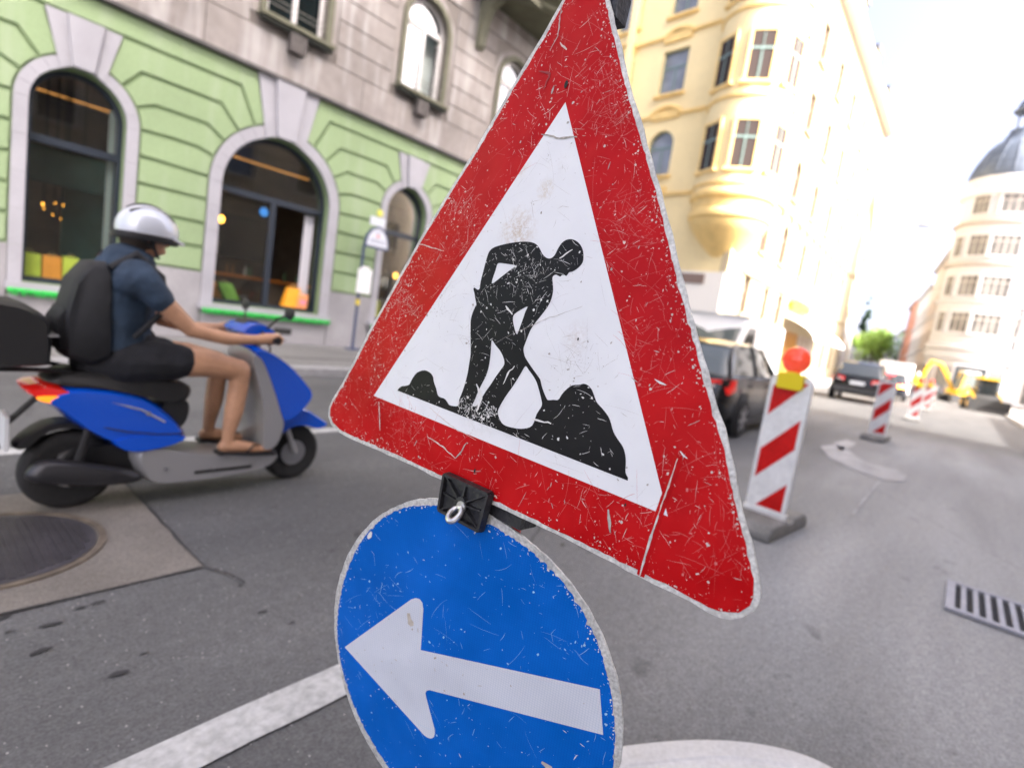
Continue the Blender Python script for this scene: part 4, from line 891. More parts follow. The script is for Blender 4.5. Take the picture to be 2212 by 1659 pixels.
# shop front with awning on its ground floor
m_gold = mat('golden_panel', (.36,.17,.025), .45, var=.2, vs=4); m_awn = mat('awning_white', (.78,.76,.72), .8)
for k_, x in enumerate((40.9, 42.2, 43.5, 44.8, 46.1, 47.6, 49.2, 50.8, 52.2)): MB().box(x-.40, x+.40, YY-.05, YY+.1, .3, 3.39).build('shop_pillar', m_gold if k_ < 5 else mat('pillar_pale', (.42,.36,.31), .7), yb)
aw = MB(); n = 14
aw.rings([[(41.6+11.6*i/n, YY-.02, 4.35), (41.6+11.6*i/n, YY-.9, 4.1), (41.6+11.6*i/n, YY-1.7, 3.7), (41.6+11.6*i/n, YY-2.2, 3.2), (41.6+11.6*i/n, YY-2.2, 2.95), (41.6+11.6*i/n, YY-2.17, 3.2), (41.6+11.6*i/n, YY-1.67, 3.68), (41.6+11.6*i/n, YY-.87, 4.05)] for i in range(n+1)])
tag(aw.build('shop_awning', m_awn), 'curved white awning over the golden shop front of the yellow house', 'awning')
MB().obox(P0_+wv*11.7+ez_*.03+Z*2.7, wv*11.6, ez_*.03, Z*2.7).build('ground_floor_sheet', m_whtt0, yb); MB().obox(P0_+wv*2.9+ez_*.07+Z*5.0, wv*1.7, ez_*.03, Z*.27).build('dark_fascia', m_brown_w, yb)  # whiter sheet over the lower part of the side street wall
yf = MB().box(42.0, 47.4, YY-.35, YY+.02, 5.0, 5.5).build('fascia', mat('fascia_yellow', (.85,.55,.02), .5), yb)
for x in (54.0, 55.6): MB().box(x-.3, x+.3, YY-.06, YY+.05, .2, 3.6).build('shop_pillar', mat('pillar_brown', (.35,.22,.16), .6), yb)
# house opposite, behind the photographer: it keeps this end of the street in shade and shows in the shop windows
ob = thing('brown_house', (5, -6.6, 0), 'tall brown stone house opposite the green one, mirrored in the shop windows', 'building')
m_brn = mat('brown_stone', (.36,.335,.30), .9, var=.15, vs=.6, var2=.08, vs2=6); m_brnt = mat('brown_trim', (.45,.43,.40), .85)
ow = [(x, z, 1.3, 2.4, i % 2 == 0) for x in (-15, -11.5, -8, -4.6, -1.2, 2.2, 5.4) for i, z in enumerate((6.2, 10.5, 14.6))]
facade(ob, (0, -6.6, 0), -X, Y, [(-17.6,0),(7.5,0),(7.5,25),(-17.6,25)], ow, m_brn, m_brnt, m_wwood, simple=True)
MB().box(-7.5, 17.6, -18, -17.6, 0, 25).build('rear_wall', m_brn, ob); MB().box(17.25, 17.58, -17.6, -7.0, 0, 25).build('side_wall', m_brn, ob); MB().box(-7.5, 17.6, -18, -6.5, 25, 25.6).build('roof', MATS['slate'], ob)
for z in (5.2, 9.6, 13.8): MB().box(-7.5, 17.6, -6.62, -6.35, z, z+.25).build('band', m_brnt, ob)
lb = thing('low_brown_house', (26, -14, 0), 'lower brown house set back on the square, mirrored in the wide shop window', 'building')
facade(lb, (0, -14, 0), -X, Y, [(-36,0),(-17.9,0),(-17.9,10),(-36,10)], [(x, z, 1.2, 2.0, False) for x in (-33, -29.5, -26, -22.5, -19.5) for z in (1.2, 5.2)], m_brn, m_brnt, m_wwood, simple=True)
MB().box(17.9, 36, -22, -13.9, 10, 10.4).build('roof', MATS['slate'], lb); MB().box(17.9, 36, -22, -21.6, 0, 10).build('rear_wall', m_brn, lb)
# white house with the domed corner tower at the end of the street
m_wht = mat('white_plaster', (.42,.425,.44), .85, var=.05, vs=.4); m_whtt = mat('white_trim', (.50,.505,.52), .8); m_cream = mat('cream_band', (.36,.33,.30), .85)
wb = thing('white_domed_house', (61, 0, 0), 'white corner house with a round tower under a blue grey lead dome', 'building')
tc = Vector((63.2, .40, 0)); tr = 3.0
MB().lathe([(tr,0),(tr,4.3),(tr+.25,4.4),(tr+.25,4.75),(tr,4.9),(tr,15.2)], tc, 48).build('tower', m_wht, wb, True)
for z in (8.55, 11.7, 15.2): MB().lathe([(tr,z-.15),(tr+.22,z-.05),(tr+.28,z+.12),(tr,z+.2)], tc, 48, cap=False).build('cornice', m_cream if z > 11 else m_whtt, wb, True)
MB().lathe([(tr-.05,15.3),(tr-.05,17.4),(tr+.3,17.6),(tr+.3,18.0),(tr-.05,18.1),(tr-.05,18.9),(tr+.05,19.05),(tr-.1,19.15)], tc, 48).build('attic', m_whtt, wb, True)
m_lead = mat('lead_dome', (.075,.095,.13), .55, .1, var=.2, vs=2)
dome = MB().lathe([(2.95,19.1),(2.95,19.4),(2.85,19.9),(2.55,20.8),(2.1,21.7),(1.55,22.4),(1.2,22.8),(1.15,23.0),(1.0,23.1),(.95,23.5),(.8,23.6)], tc, 32).build('dome', m_lead, wb, True)
for k in range(16):
    a = 2*math.pi*k/16; MB().tube([tc+Vector((r*1.008*math.cos(a), r*1.008*math.sin(a), z)) for r, z in ((2.95,19.4),(2.85,19.9),(2.55,20.8),(2.1,21.7),(1.55,22.4))], .05, 6).build('rib', m_lead, dome)
for k in range(6):
    a = 2*math.pi*k/6; MB().tube([tc+Vector((.6*math.cos(a), .6*math.sin(a), z)) for z in (23.6, 25.1)], .09, 8).build('lantern_column', m_lead, dome)
MB().lathe([(.95,25.0),(1.05,25.15),(.85,25.3),(.75,25.7),(.45,26.2),(.14,26.4),(.06,27.0),(.02,27.8)], tc, 20).build('lantern_cap', m_lead, dome, True)
def round_window(z, a, w_, h, par=wb, m_f=m_cream, bars=2):
    d = Vector((math.cos(R(a)), math.sin(R(a)), 0)); t = Vector((-d.y, d.x, 0)); c = tc+d*(tr-.02)+Z*z
    mb = MB()
    for s in (-1, 1): mb.obox(c+t*s*(w_/2+.05), t*.06, d*.10, Z*(h/2+.06))
    mb.obox(c+Z*(h/2+.06), t*(w_/2+.1), d*.10, Z*.06); mb.obox(c-Z*(h/2+.06), t*(w_/2+.16), d*.16, Z*.06)
    fr = mb.build('window', m_whtt, par); MB().obox(c, t*w_/2, d*.06, Z*h/2).build('pane', m_greyglass, fr)
    mb = MB()
    for i in range(bars): mb.obox(c+t*(w_*((i+1)/(bars+1)-.5)), t*.04, d*.075, Z*h/2)
    mb.obox(c+Z*h*.2, t*w_/2, d*.075, Z*.04); mb.build('glazing_bars', m_f, fr)
for z, h in ((6.75,1.7), (9.9,1.7), (13.3,1.7)):
    for a, w_, n_ in ((128,.8,1), (158,1.3,2), (192,1.9,3), (228,1.3,2)): round_window(z, a, w_, h, bars=n_)
for a, w_ in ((150,1.2), (190,1.6), (225,1.2)): round_window(16.7, a, w_, 1.5, bars=2)
ww = [(c, z, 2.1, 1.75, False) for c in (5.0, 8.6, 12.2) for z in (5.9, 9.05, 12.4)]+[(5.0, .5, 3.0, 3.0, False), (9.2, .5, 3.4, 3.0, False)]
facade(wb, (61.6, 0, 0), -Y, -X, [(2.4,0),(16,0),(16,18.3),(2.4,18.3)], ww, m_wht, m_whtt, m_cream, hood=False, gl=m_greyglass)
MB().box(61.2, 62, -16, -2.4, 18.3, 18.9).build('eaves', m_whtt, wb); MB().prism([(61.4,18.9),(64.5,22.5),(70,22.5),(70,18.9)], (0,-16,0), X, Z, Y, 0, 14).build('roof', m_lead, wb)
MB().box(69.6, 70, -16, -2, 0, 18.5).build('rear_wall', m_wht, wb)
# ground floor of the tower: white fascia, door and shop window
for a, w_, h, zc, m_ in ((118,.9,2.5,1.6,m_winglass), (152,1.0,2.6,1.6,m_winglass), (188,2.1,2.3,1.9,m_winglass), (222,1.5,2.3,1.9,m_winglass)):
    d = Vector((math.cos(R(a)), math.sin(R(a)), 0)); t = Vector((-d.y, d.x, 0)); c = tc+d*(tr-.02)+Z*zc
    fr = MB().obox(c, t*(w_/2+.12), d*.10, Z*(h/2+.12)).build('shop_window', m_whtt, wb); MB().obox(c+d*.04, t*w_/2, d*.08, Z*h/2).build('pane', m_, fr)
MB().lathe([(tr+.02,3.55),(tr+.16,3.6),(tr+.16,4.25),(tr+.02,4.3)], tc, 48, cap=False).build('fascia', m_wht, wb, True)
# rows of houses further down, where the street bends to the left
fd = Vector((math.cos(R(7.5)), math.sin(R(7.5)), 0)); fn = Vector((-fd.y, fd.x, 0))
def row_house(nm, p, length, h, face, mw_, mt_, lab, roofm=None, n=4):
    t = thing(nm, (p.x, p.y, 0), lab, 'building'); k = length/n
    if face > 0: ex2, ez2, sg = -fd, fn, -1
    else: ex2, ez2, sg = fd, -fn, 1
    wl_ = [(sg*(k*(i+.5)), z, 1.2, 1.9, False) for i in range(n) for z in [1.2+3.4*j for j in range(int((h-1.5)/3.4))]]
    r = [(0,0),(sg*length,0),(sg*length,h),(0,h)]
    facade(t, p, ex2, ez2, r, wl_, mw_, mt_, m_brown_w, hood=False, simple=True)
    bk = p-ez2*9; q = p+fd*length/2-ez2*4.5
    MB().obox(q-ez2*4.3+Z*h/2, fd*length/2, ez2*.2, Z*h/2).build('rear_wall', mw_, t); MB().obox(p+fd*.2-ez2*4.6+Z*h/2, fd*.2, ez2*4.1, Z*h/2).build('side_wall', mw_, t)
    MB().obox(q+Z*(h+.15), fd*(length/2), ez2*4.9, Z*.15).build('eaves', mt_, t)
    MB().prism([(-4.6,h+.3),(0,h+2.6),(4.6,h+.3)], q-fd*length/2, ez2, Z, fd, 0, length).build('roof', roofm or MATS['slate'], t)
    return t
m_brick = mat('brick_red', (.42,.18,.11), .85, var=.1, vs=1); m_beige = mat('beige_plaster', (.46,.38,.31), .85, var=.1, vs=.4); m_pale = mat('pale_plaster', (.42,.39,.34), .9, spec=.2)
s0 = Vector((64.2, 3.15, 0))
row_house('beige_house', s0, 14, 13.5, 1, m_beige, m_whtt, 'beige house wall directly behind the domed tower', n=4)
row_house('grey_house', s0+fd*14.1, 16, 12, 1, mat('greyish_plaster', (.44,.42,.40), .85, var=.1, vs=.4), m_whtt, 'greyish house next to the beige one down the far street', n=5)
row_house('brick_house', s0+fd*30.2, 18, 12.5, 1, m_brick, m_beige, 'red brick house with dark roof down the far street', n=5)
row_house('pale_blue_house', s0+fd*48.3, 24, 9, 1, mat('bluish_plaster', (.55,.62,.68), .85), m_whtt, 'pale bluish low house behind the red brick house', n=6)
l0 = Vector((65.0, 10.9, 0))
row_house('cream_house', l0, 18, 19, -1, m_pale, m_yelt, 'sunlit cream house adjoining the yellow corner house', n=5)
row_house('white_house', l0+fd*18.2, 20, 16, -1, m_whtt, m_pale, 'sunlit white house past the cream one on the bend', n=5)
row_house('sand_house', l0+fd*38.4, 26, 11, -1, m_pale, m_beige, 'lower sand coloured house before the street trees', n=6)
# ------------------------------------------------------------------ street trees at the far end
m_leaf = mat('leaf_green', (.17,.29,.03), .7, var=.4, vs=1.2); m_leafd = mat('leaf_dark', (.03,.07,.03), .7, var=.3, vs=1); m_bark = mat('bark', (.10,.08,.06), .9, var=.2, vs=6)
def tree(p, hgt, rx, rz, zc, m_, lab, n=1500, col=False):
    t = thing('poplar_tree' if col else 'street_tree', (p.x, p.y, 0), lab, 'tree', None if col else 'trees closing the far street')
    tr_ = MB().tube([(p.x,p.y,0),(p.x+.1,p.y,hgt*.3),(p.x,p.y+.1,hgt*.55)], [.22,.16,.07], 8); 
    for i in range(7):
        a = random.random()*6.3; z = hgt*random.uniform(.28,.5); tr_.tube([(p.x,p.y,z),(p.x+rx*.6*math.cos(a),p.y+rx*.6*math.sin(a),z+rz*.8)], [.07,.02], 5)
    tr_.build('trunk', m_bark, t); g = MB()
    clumps = [(random.gauss(0,.5)*rx, random.gauss(0,.5)*rx, random.gauss(0,.5)*rz, random.uniform(.3,.55)*rx) for _ in range(26)]
    for i in range(n):
        c = random.choice(clumps); v = Vector((random.gauss(0,1), random.gauss(0,1), random.gauss(0,1))).normalized()*c[3]*random.uniform(.5,1)
        q = Vector((p.x+c[0]+v.x, p.y+c[1]+v.y, zc+c[2]+v.z*1.05)); a = Vector((random.gauss(0,1), random.gauss(0,1), random.gauss(0,1))).normalized(); b = a.orthogonal().normalized(); s = random.uniform(.14,.28)
        g.add([q-a*s, q+b*s*.6, q+a*s, q-b*s*.6], [(0,1,2,3)])
    g.build('crown', m_, t)
for i, (px, d, lab) in enumerate(((1876, 112, 'bright green street tree closing the far end of the street'), (1896, 118, 'green street tree beside the pale bluish house'), (1862, 124, 'green street tree beside the sand coloured house'))):
    p = onplane(px, 800, Vector((d,0,0)), X); tree(p, 9.5, 2.6, 2.3, 6.6, m_leaf, lab, 1800)
p = onplane(1846, 800, Vector((135,0,0)), X); tree(p, 19, .75, 4.2, 12.0, m_leafd, 'slim dark poplar behind the far houses', 4500, True)
# ------------------------------------------------------------------ lamps on wires over the street
m_wire = mat('wire', (.05,.05,.05), .6); m_lampg = mat('lamp_grey', (.28,.30,.33), .4, .5)
for px, py, d, lab in ((1874, 620, 46, 'grey street lamp hanging on a wire over the cars'), (1996, 487, 40, 'grey street lamp hanging on a wire before the domed house')):
    p = onplane(px, py, Vector((d,0,0)), X); t = thing('hanging_lamp', p, lab, 'street lamp')
    MB().lathe([(.05,.18),(.10,.15),(.28,.05),(.36,-.02),(.34,-.06),(.1,-.10)], p, 18).build('lamp_shade', m_lampg, t, True)
    MB().tube([(p.x, 10.66, p.z+.95), (p.x, (10.66+p.y)/2, p.z+.35), (p.x, p.y, p.z+.2)], .008, 5).build('wire', m_wire, t); MB().tube([(p.x, p.y, p.z+.2), (p.x+1.2, p.y-5, p.z+.4), (61, -6, p.z+.9)], .008, 5).build('wire', m_wire, t)
# ------------------------------------------------------------------ barricades
def clip(P, f):                                       # keep the side where f(p) >= 0
    o = []
    for i in range(len(P)):
        a, b = P[i-1], P[i]; fa, fb = f(a), f(b)
        if (fa >= 0) != (fb >= 0):
            t = fa/(fa-fb); o.append((a[0]+(b[0]-a[0])*t, a[1]+(b[1]-a[1])*t))
        if fb >= 0: o.append(b)
    return o
m_bwh = mat('barricade_white', (.76,.76,.75), .45, var=.08, vs=5, var2=.08, vs2=25); m_bred = mat('barricade_red', (.56,.008,.007), .35, var=.14, vs=7, var2=.1, vs2=40, spec=.25)
m_rub = mat('recycled_rubber', (.20,.195,.185), .85, var=.25, vs=7, var2=.2, vs2=60, bump=.4, bs=50)
m_lyel = mat('lamp_yellow', (.80,.62,.0), .4); m_lens = mat('lens_red', (.80,.07,.03), .15, coat=.4, emit=.04, ecol=(1,.1,.04))
def rrect(x0, x1, z0, z1, r, n=5):
    o = []
    for cx, cz, a in ((x1-r, z0+r, -90), (x1-r, z1-r, 0), (x0+r, z1-r, 90), (x0+r, z0+r, 180)):
        o += [(cx+r*math.cos(R(a+90*i/n)), cz+r*math.sin(R(a+90*i/n))) for i in range(n+1)]
    return o
def barricade(loc, yaw, lamp, lab):
    t = thing('barricade', (0,0,0), lab, 'barricade', 'striped barricades along the works')
    body = plate([rrect(-.15, .15, .105, 1.19, .06)], (-.022, 0, 0), -Y, Z, -X, .045).build('panel', m_bwh, t); bv = body.modifiers.new('b', 'BEVEL'); bv.width = .006; bv.segments = 2; bv.limit_method = 'ANGLE'
    for a, b in ((-.14,.09), (.36,.59), (.86,1.09)):
        P = clip([(-.122,a),(.122,a+.28),(.122,b+.28),(-.122,b)], lambda p: p[1]-.145); P = clip(P, lambda p: 1.145-p[1])
        plate([P], (-.0228, 0, 0), -Y, Z, -X, 0).build('red_stripe', m_bred, body)
    pf = [(-.40,.0),(.40,.0),(.40,.05),(.34,.105),(.10,.115),(.06,.085),(-.06,.085),(-.10,.115),(-.34,.105),(-.40,.05)]
    ft = MB().prism(pf, (0,-.20,0), X, Z, Y, 0, .40).build('foot', m_rub, t); bv = ft.modifiers.new('b', 'BEVEL'); bv.width = .014; bv.segments = 2; bv.limit_method = 'ANGLE'
    MB().box(-.03, .03, -.16, .16, .07, .13).build('slot_tenon', m_bwh, t)
    if lamp:
        hs = plate([rrect(-.092, .092, 1.085, 1.205, .02)], (-.062, .0, 0), -Y, Z, -X, .10).build('lamp_housing', m_lyel, t); bv = hs.modifiers.new('b', 'BEVEL'); bv.width = .01; bv.segments = 2; bv.limit_method = 'ANGLE'
        MB().lathe([(.05,1.205),(.045,1.215),(.03,1.22)], (-.01,0,0), 14).build('lamp_neck', m_lyel, hs)
        MB().lathe([(.015,-.058),(.03,-.052),(.034,-.056),(.05,-.048),(.054,-.051),(.07,-.040),(.074,-.042),(.088,-.026),(.092,-.027),(.102,-.008),(.102,.008),(.088,.026),(.06,.046),(.02,.058)], (-.01,0,1.308), 28, 'x').build('lens', m_lens, hs, True)
    t.location = loc; t.rotation_euler = (0, 0, R(yaw)); return t
for (x, y, yaw, lamp, lab) in ((4.52,1.00,-6,1,'striped barricade with a big red lamp on a yellow housing beside the black hatchback'), (12.97,1.17,-3,0,'lampless red and white striped barricade next to the worn road marking'), (21.7,1.12,2,1,'striped barricade with a lamp in line between the lampless one and the far pair'),
        (30.6,1.20,0,1,'striped barricade with a lamp, second to last before the machines'), (38.5,1.35,0,0,'striped barricade nearest to the yellow machines, last of the line')): barricade((x,y,.004), yaw, lamp, lab)
# ------------------------------------------------------------------ vehicles
m_blackp = mat('black_paint', (.004,.004,.005), .25, coat=.35, spec=.35); m_navyp = mat('dark_blue_paint', (.012,.016,.030), .22, coat=1.0); m_whitep = mat('white_paint', (.74,.74,.74), .3, coat=.6); m_silverp = mat('silver_paint', (.50,.51,.53), .3, .4, coat=.7)
m_tyre = mat('tyre', (.018,.018,.019), .85, var2=.2, vs2=60); m_rim = mat('alloy', (.42,.42,.44), .3, .85); m_carglass = mat('car_glass', (.012,.016,.018), .04, spec=1.0, coat=.5)
m_lglass = mat('car_glass_light', (.10,.12,.12), .05, spec=1.0)
m_tl = mat('tail_red', (.55,.008,.008), .15, coat=.8, emit=.03, ecol=(1,.02,.01)); m_tlw = mat('tail_clear', (.62,.55,.53), .15, coat=.6); m_tlon = mat('tail_lit', (.9,.2,.0), .3, emit=9, ecol=(1,.42,.02)); m_tlredon = mat('tail_lit_red', (.9,.02,.02), .3, emit=3, ecol=(1,.04,.03))
m_trim = mat('black_trim', (.02,.02,.021), .6); m_plate = mat('number_plate', (.70,.72,.75), .4); m_chrome = mat('chrome', (.7,.7,.7), .1, 1.0)
def wheel(t, x, y, r, w=.20, m_r=m_rim):
    s = -1 if y < 0 else 1
    wt = MB().lathe([(r*.66,-w/2),(r*.90,-w/2),(r,-w/2+.03),(r,w/2-.03),(r*.90,w/2),(r*.66,w/2)], (x,y,r), 30, 'y').build('wheel', m_tyre, t, True)
    MB().lathe([(r*.68,w*.50*s),(r*.63,w*.44*s),(r*.60,w*.2*s)], (x,y,r), 30, 'y', False).build('rim', m_r, wt, True)
    sp = MB()
    for k in range(7):
        a = 2*math.pi*k/7; d = Vector((math.sin(a),0,math.cos(a))); n = Vector((d.z,0,-d.x)); c = Vector((x, y+s*w*.46, r))
        sp.obox(c+d*r*.34, d*r*.30, n*r*.075, Y*.012)
    sp.lathe([(.0001,s*w*.54),(r*.16,s*w*.52),(r*.18,s*w*.40)], (x,y,r), 14, 'y', False); sp.build('spokes', m_r, wt)
    MB().lathe([(r*.62,s*w*.36),(.0001,s*w*.36)], (x,y,r), 20, 'y', False).build('brake_disc', m_trim, wt)
def car(name, lab, L=4.25, W=1.78, H=1.47, paint=m_blackp, wheel_r=.31, suv=False, lit=False, group=None, gl=None):
    t = thing(name, (0,0,0), lab, 'car', group); kx, kz, hw = L/4.25, H/1.47, W/2; gl = gl or m_carglass
    up_ = .05 if suv else 0
    low = [(0.0,.40,.80,.84),(.04,.33,.88,.90),(.12,.27,.94,.95),(.5,.21,.965,.985),(1.2,.20,.95,1.0),(2.2,.20,.935,1.0),(3.0,.20,.92,.995),(3.5,.21,.87,.975),(3.9,.23,.78,.93),(4.12,.27,.69,.87),(4.25,.36,.58,.78)]
    rs = []
    for x, z0, zb, k in low:
        h = hw*k; z0, zb = (z0+up_)*kz, zb*kz; zm = z0+(zb-z0)*.45; x *= kx
        half = [(h*.80,z0),(h*.95,z0+.03),(h,z0+.12),(h*1.0,zm),(h*.985,zm+(zb-zm)*.5),(h*.965,zb-.03),(h*.90,zb)]
        rs.append([(x,-a,b) for a, b in half]+[(x,a,b) for a, b in half[::-1]])
    body = MB().rings(rs).build('body', paint, t, True, 40)
    rr = .05 if suv else .12
    cab = [(rr,.93,.96,.90,.86),(rr+.18,.94,1.16,.90,.80),(rr+.40,.95,1.37,.90,.74),(rr+.65,.95,1.43,.90,.72),(1.8,.94,1.46,.90,.71),(2.3,.935,1.42,.90,.71),(2.75,.925,1.20,.89,.76),(3.2,.91,.93,.87,.84)]
    rs = []; 
    for x, zb, zt, kb, kt in cab:
        a, b = hw*kb, hw*kt; x *= kx; zb *= kz; zt *= kz
        rs.append([(x,-a,zb),(x,-(a*.4+b*.6),zb+(zt-zb)*.7),(x,-b,zt-.015),(x,-b*.8,zt),(x,b*.8,zt),(x,b,zt-.015),(x,(a*.4+b*.6),zb+(zt-zb)*.7),(x,a,zb)])
    MB().rings(rs).build('windows', gl, t, True, 40)
    roof = [(x*kx, zt*kz+.008, hw*kt+.012) for x, zb, zt, kb, kt in cab[2:6]]
    MB().rings([[(x,-b,z-.05),(x,-b*.85,z+.006),(x,0,z+.018),(x,b*.85,z+.006),(x,b,z-.05),(x,b*.8,z-.045),(x,-b*.8,z-.045)] for x, z, b in roof]).build('roof', paint, t, True, 40)
    for s in (-1, 1):
        def edge(i): x, zb, zt, kb, kt = cab[i]; return Vector((x*kx, s*(hw*kt+.004), zt*kz-.01))
        def belt(x, k=.905, z=.945): return Vector((x*kx, s*hw*k, z*kz))
        MB().tube([belt(rr+.03), edge(1)+Y*s*.012, edge(2), edge(3)], [.035,.035,.03,.02], 8).build('rear_pillar', paint, t, True)
        MB().tube([edge(5), edge(6)+Y*s*.01, belt(3.2,.88,.92)], [.02,.024,.024], 8).build('front_pillar', paint, t, True)
        MB().tube([belt(1.62), Vector((1.58*kx, s*hw*.735, 1.44*kz))], .028, 8).build('door_pillar', m_trim, t, True)
        MB().tube([belt(.5), belt(1.6), belt(3.1,.88,.93)], .012, 6).build('belt_strip', m_chrome if suv else m_trim, t)
        for x in (1.02, 2.12, 3.02): MB().tube([Vector((x*kx, s*hw*1.001, z*kz)) for z in (.28,.6,.92)], .004, 4).build('door_seam', m_trim, t)
        for x in (1.2, 2.3): MB().obox(Vector((x*kx, s*hw*1.0, .80*kz)), X*.09, Y*.015, Z*.014).build('door_handle', paint, t)
        MB().ball((2.85*kx, s*(hw+.09), 1.0*kz), .06, .10, .07, 10, 8).build('mirror', paint, t, True)
        MB().obox(Vector((2.1*kx, s*hw*.985, (.22+up_)*kz)), X*1.15*kx, Y*.02, Z*.05).build('side_skirt', m_trim, t)
        for x in (.82, 3.42):
            MB().lathe([(wheel_r+.065, hw*.965*s),(wheel_r+.065, hw*1.003*s),(.05, hw*1.003*s)], (x*kx,0,wheel_r+.02), 28, 'y').build('wheel_arch', m_trim, t)
            wheel(t, x*kx, s*(hw-.055), wheel_r, .20)
        # lamps
        tl = MB().rings([[(-.004,s*hw*.50,.70*kz),(-.004,s*hw*.80,.68*kz),(.10,s*hw*.975,.68*kz),(.30,s*hw*1.005,.74*kz),(.30,s*hw*.99,.90*kz),(.08,s*hw*.95,.90*kz),(.0,s*hw*.80,.88*kz),(-.004,s*hw*.50,.86*kz)], [(.05,s*hw*.50,.70*kz),(.05,s*hw*.76,.68*kz),(.14,s*hw*.9,.68*kz),(.30,s*hw*.9,.74*kz),(.30,s*hw*.9,.90*kz),(.12,s*hw*.88,.90*kz),(.05,s*hw*.76,.88*kz),(.05,s*hw*.50,.86*kz)]]).build('tail_light', m_tlredon if lit else m_tl, t)
        if lit: MB().ball((-.02, s*hw*.70, .78*kz), .03, .16, .07, 12, 8).build('lit_lamp', m_tlon, tl, True)
        else: MB().box(-.012, .0, min(s*hw*.55, s*hw*.76), max(s*hw*.55, s*hw*.76), .755*kz, .80*kz).build('reverse_lamp', m_tlw, tl)
        MB().ball((4.08*kx, s*hw*.68, .66*kz), .09, .17, .07, 12, 8).build('headlight', m_tlw, t, True)
    MB().box(-.045, .10, -hw*.86, hw*.86, .36*kz, .56*kz).build('rear_bumper', paint if not suv else m_trim, t); MB().box(-.052, .0, -hw*.8, hw*.8, .40*kz, .43*kz).build('bumper_strip', m_chrome, t)
    MB().box(-.035, -.01, -.26, .26, .64*kz, .75*kz).build('number_plate', m_plate, t); MB().lathe([(.0001,-.03),(.05,-.03),(.05,-.01)], (0,0,.82*kz), 16, 'x').build('badge', m_chrome, t)
    MB().box(4.18*kx, 4.27*kx, -.4, .4, .40*kz, .56*kz).build('grille', m_trim, t)
    if suv:
        for s in (-1, 1): MB().tube([(.6*kx, s*hw*.68, H+.04), (1.4*kx, s*hw*.67, H+.07), (2.2*kx, s*hw*.68, H+.02)], .018, 6).build('roof_rail', m_chrome, t)
        for s in (-1, 1): MB().tube([(-.07, s*hw*.6, .3), (.05, s*hw*.6, .3)], .04, 10).build('tailpipe', m_chrome, t)
    if lit: MB().box(.28, .33, -.22, .22, 1.36*kz, 1.40*kz).build('brake_strip', m_tlredon, t)
    return t
c_ = car('black_hatchback', 'black hatchback parked beside the big lamp barricade', paint=m_blackp, gl=m_lglass); c_.location = (7.9, 3.42, 0); c_.rotation_euler.z = R(2)
c_ = car('black_suv', 'black estate SUV with roof rails seen from behind', L=4.75, W=1.94, H=1.72, suv=True, wheel_r=.37); c_.location = (26.2, 3.40, 0); c_.rotation_euler.z = R(3)
c_ = car('dark_blue_car', 'dark blue car with brake lamps glowing orange, beyond the black SUV', L=4.4, W=1.82, H=1.52, paint=m_navyp, lit=True); c_.location = (36.5, 3.30, 0); c_.rotation_euler.z = R(4)
c_ = car('silver_car', 'silver car far down the street beyond the braking car', paint=m_silverp); c_.location = (58, 5.4, 0); c_.rotation_euler.z = R(6)
c_ = car('white_car', 'white car with headlights on coming up the far street', paint=m_whitep); c_.location = (70, 8.6, 0); c_.rotation_euler.z = R(187)
for s in (-.6, .6): MB().ball((4.16, s, .66), .06, .12, .07, 10, 8).build('lit_headlight', mat('headlight_on', (1,1,1), .3, emit=8, ecol=(1,.97,.9)), None, True).parent = c_
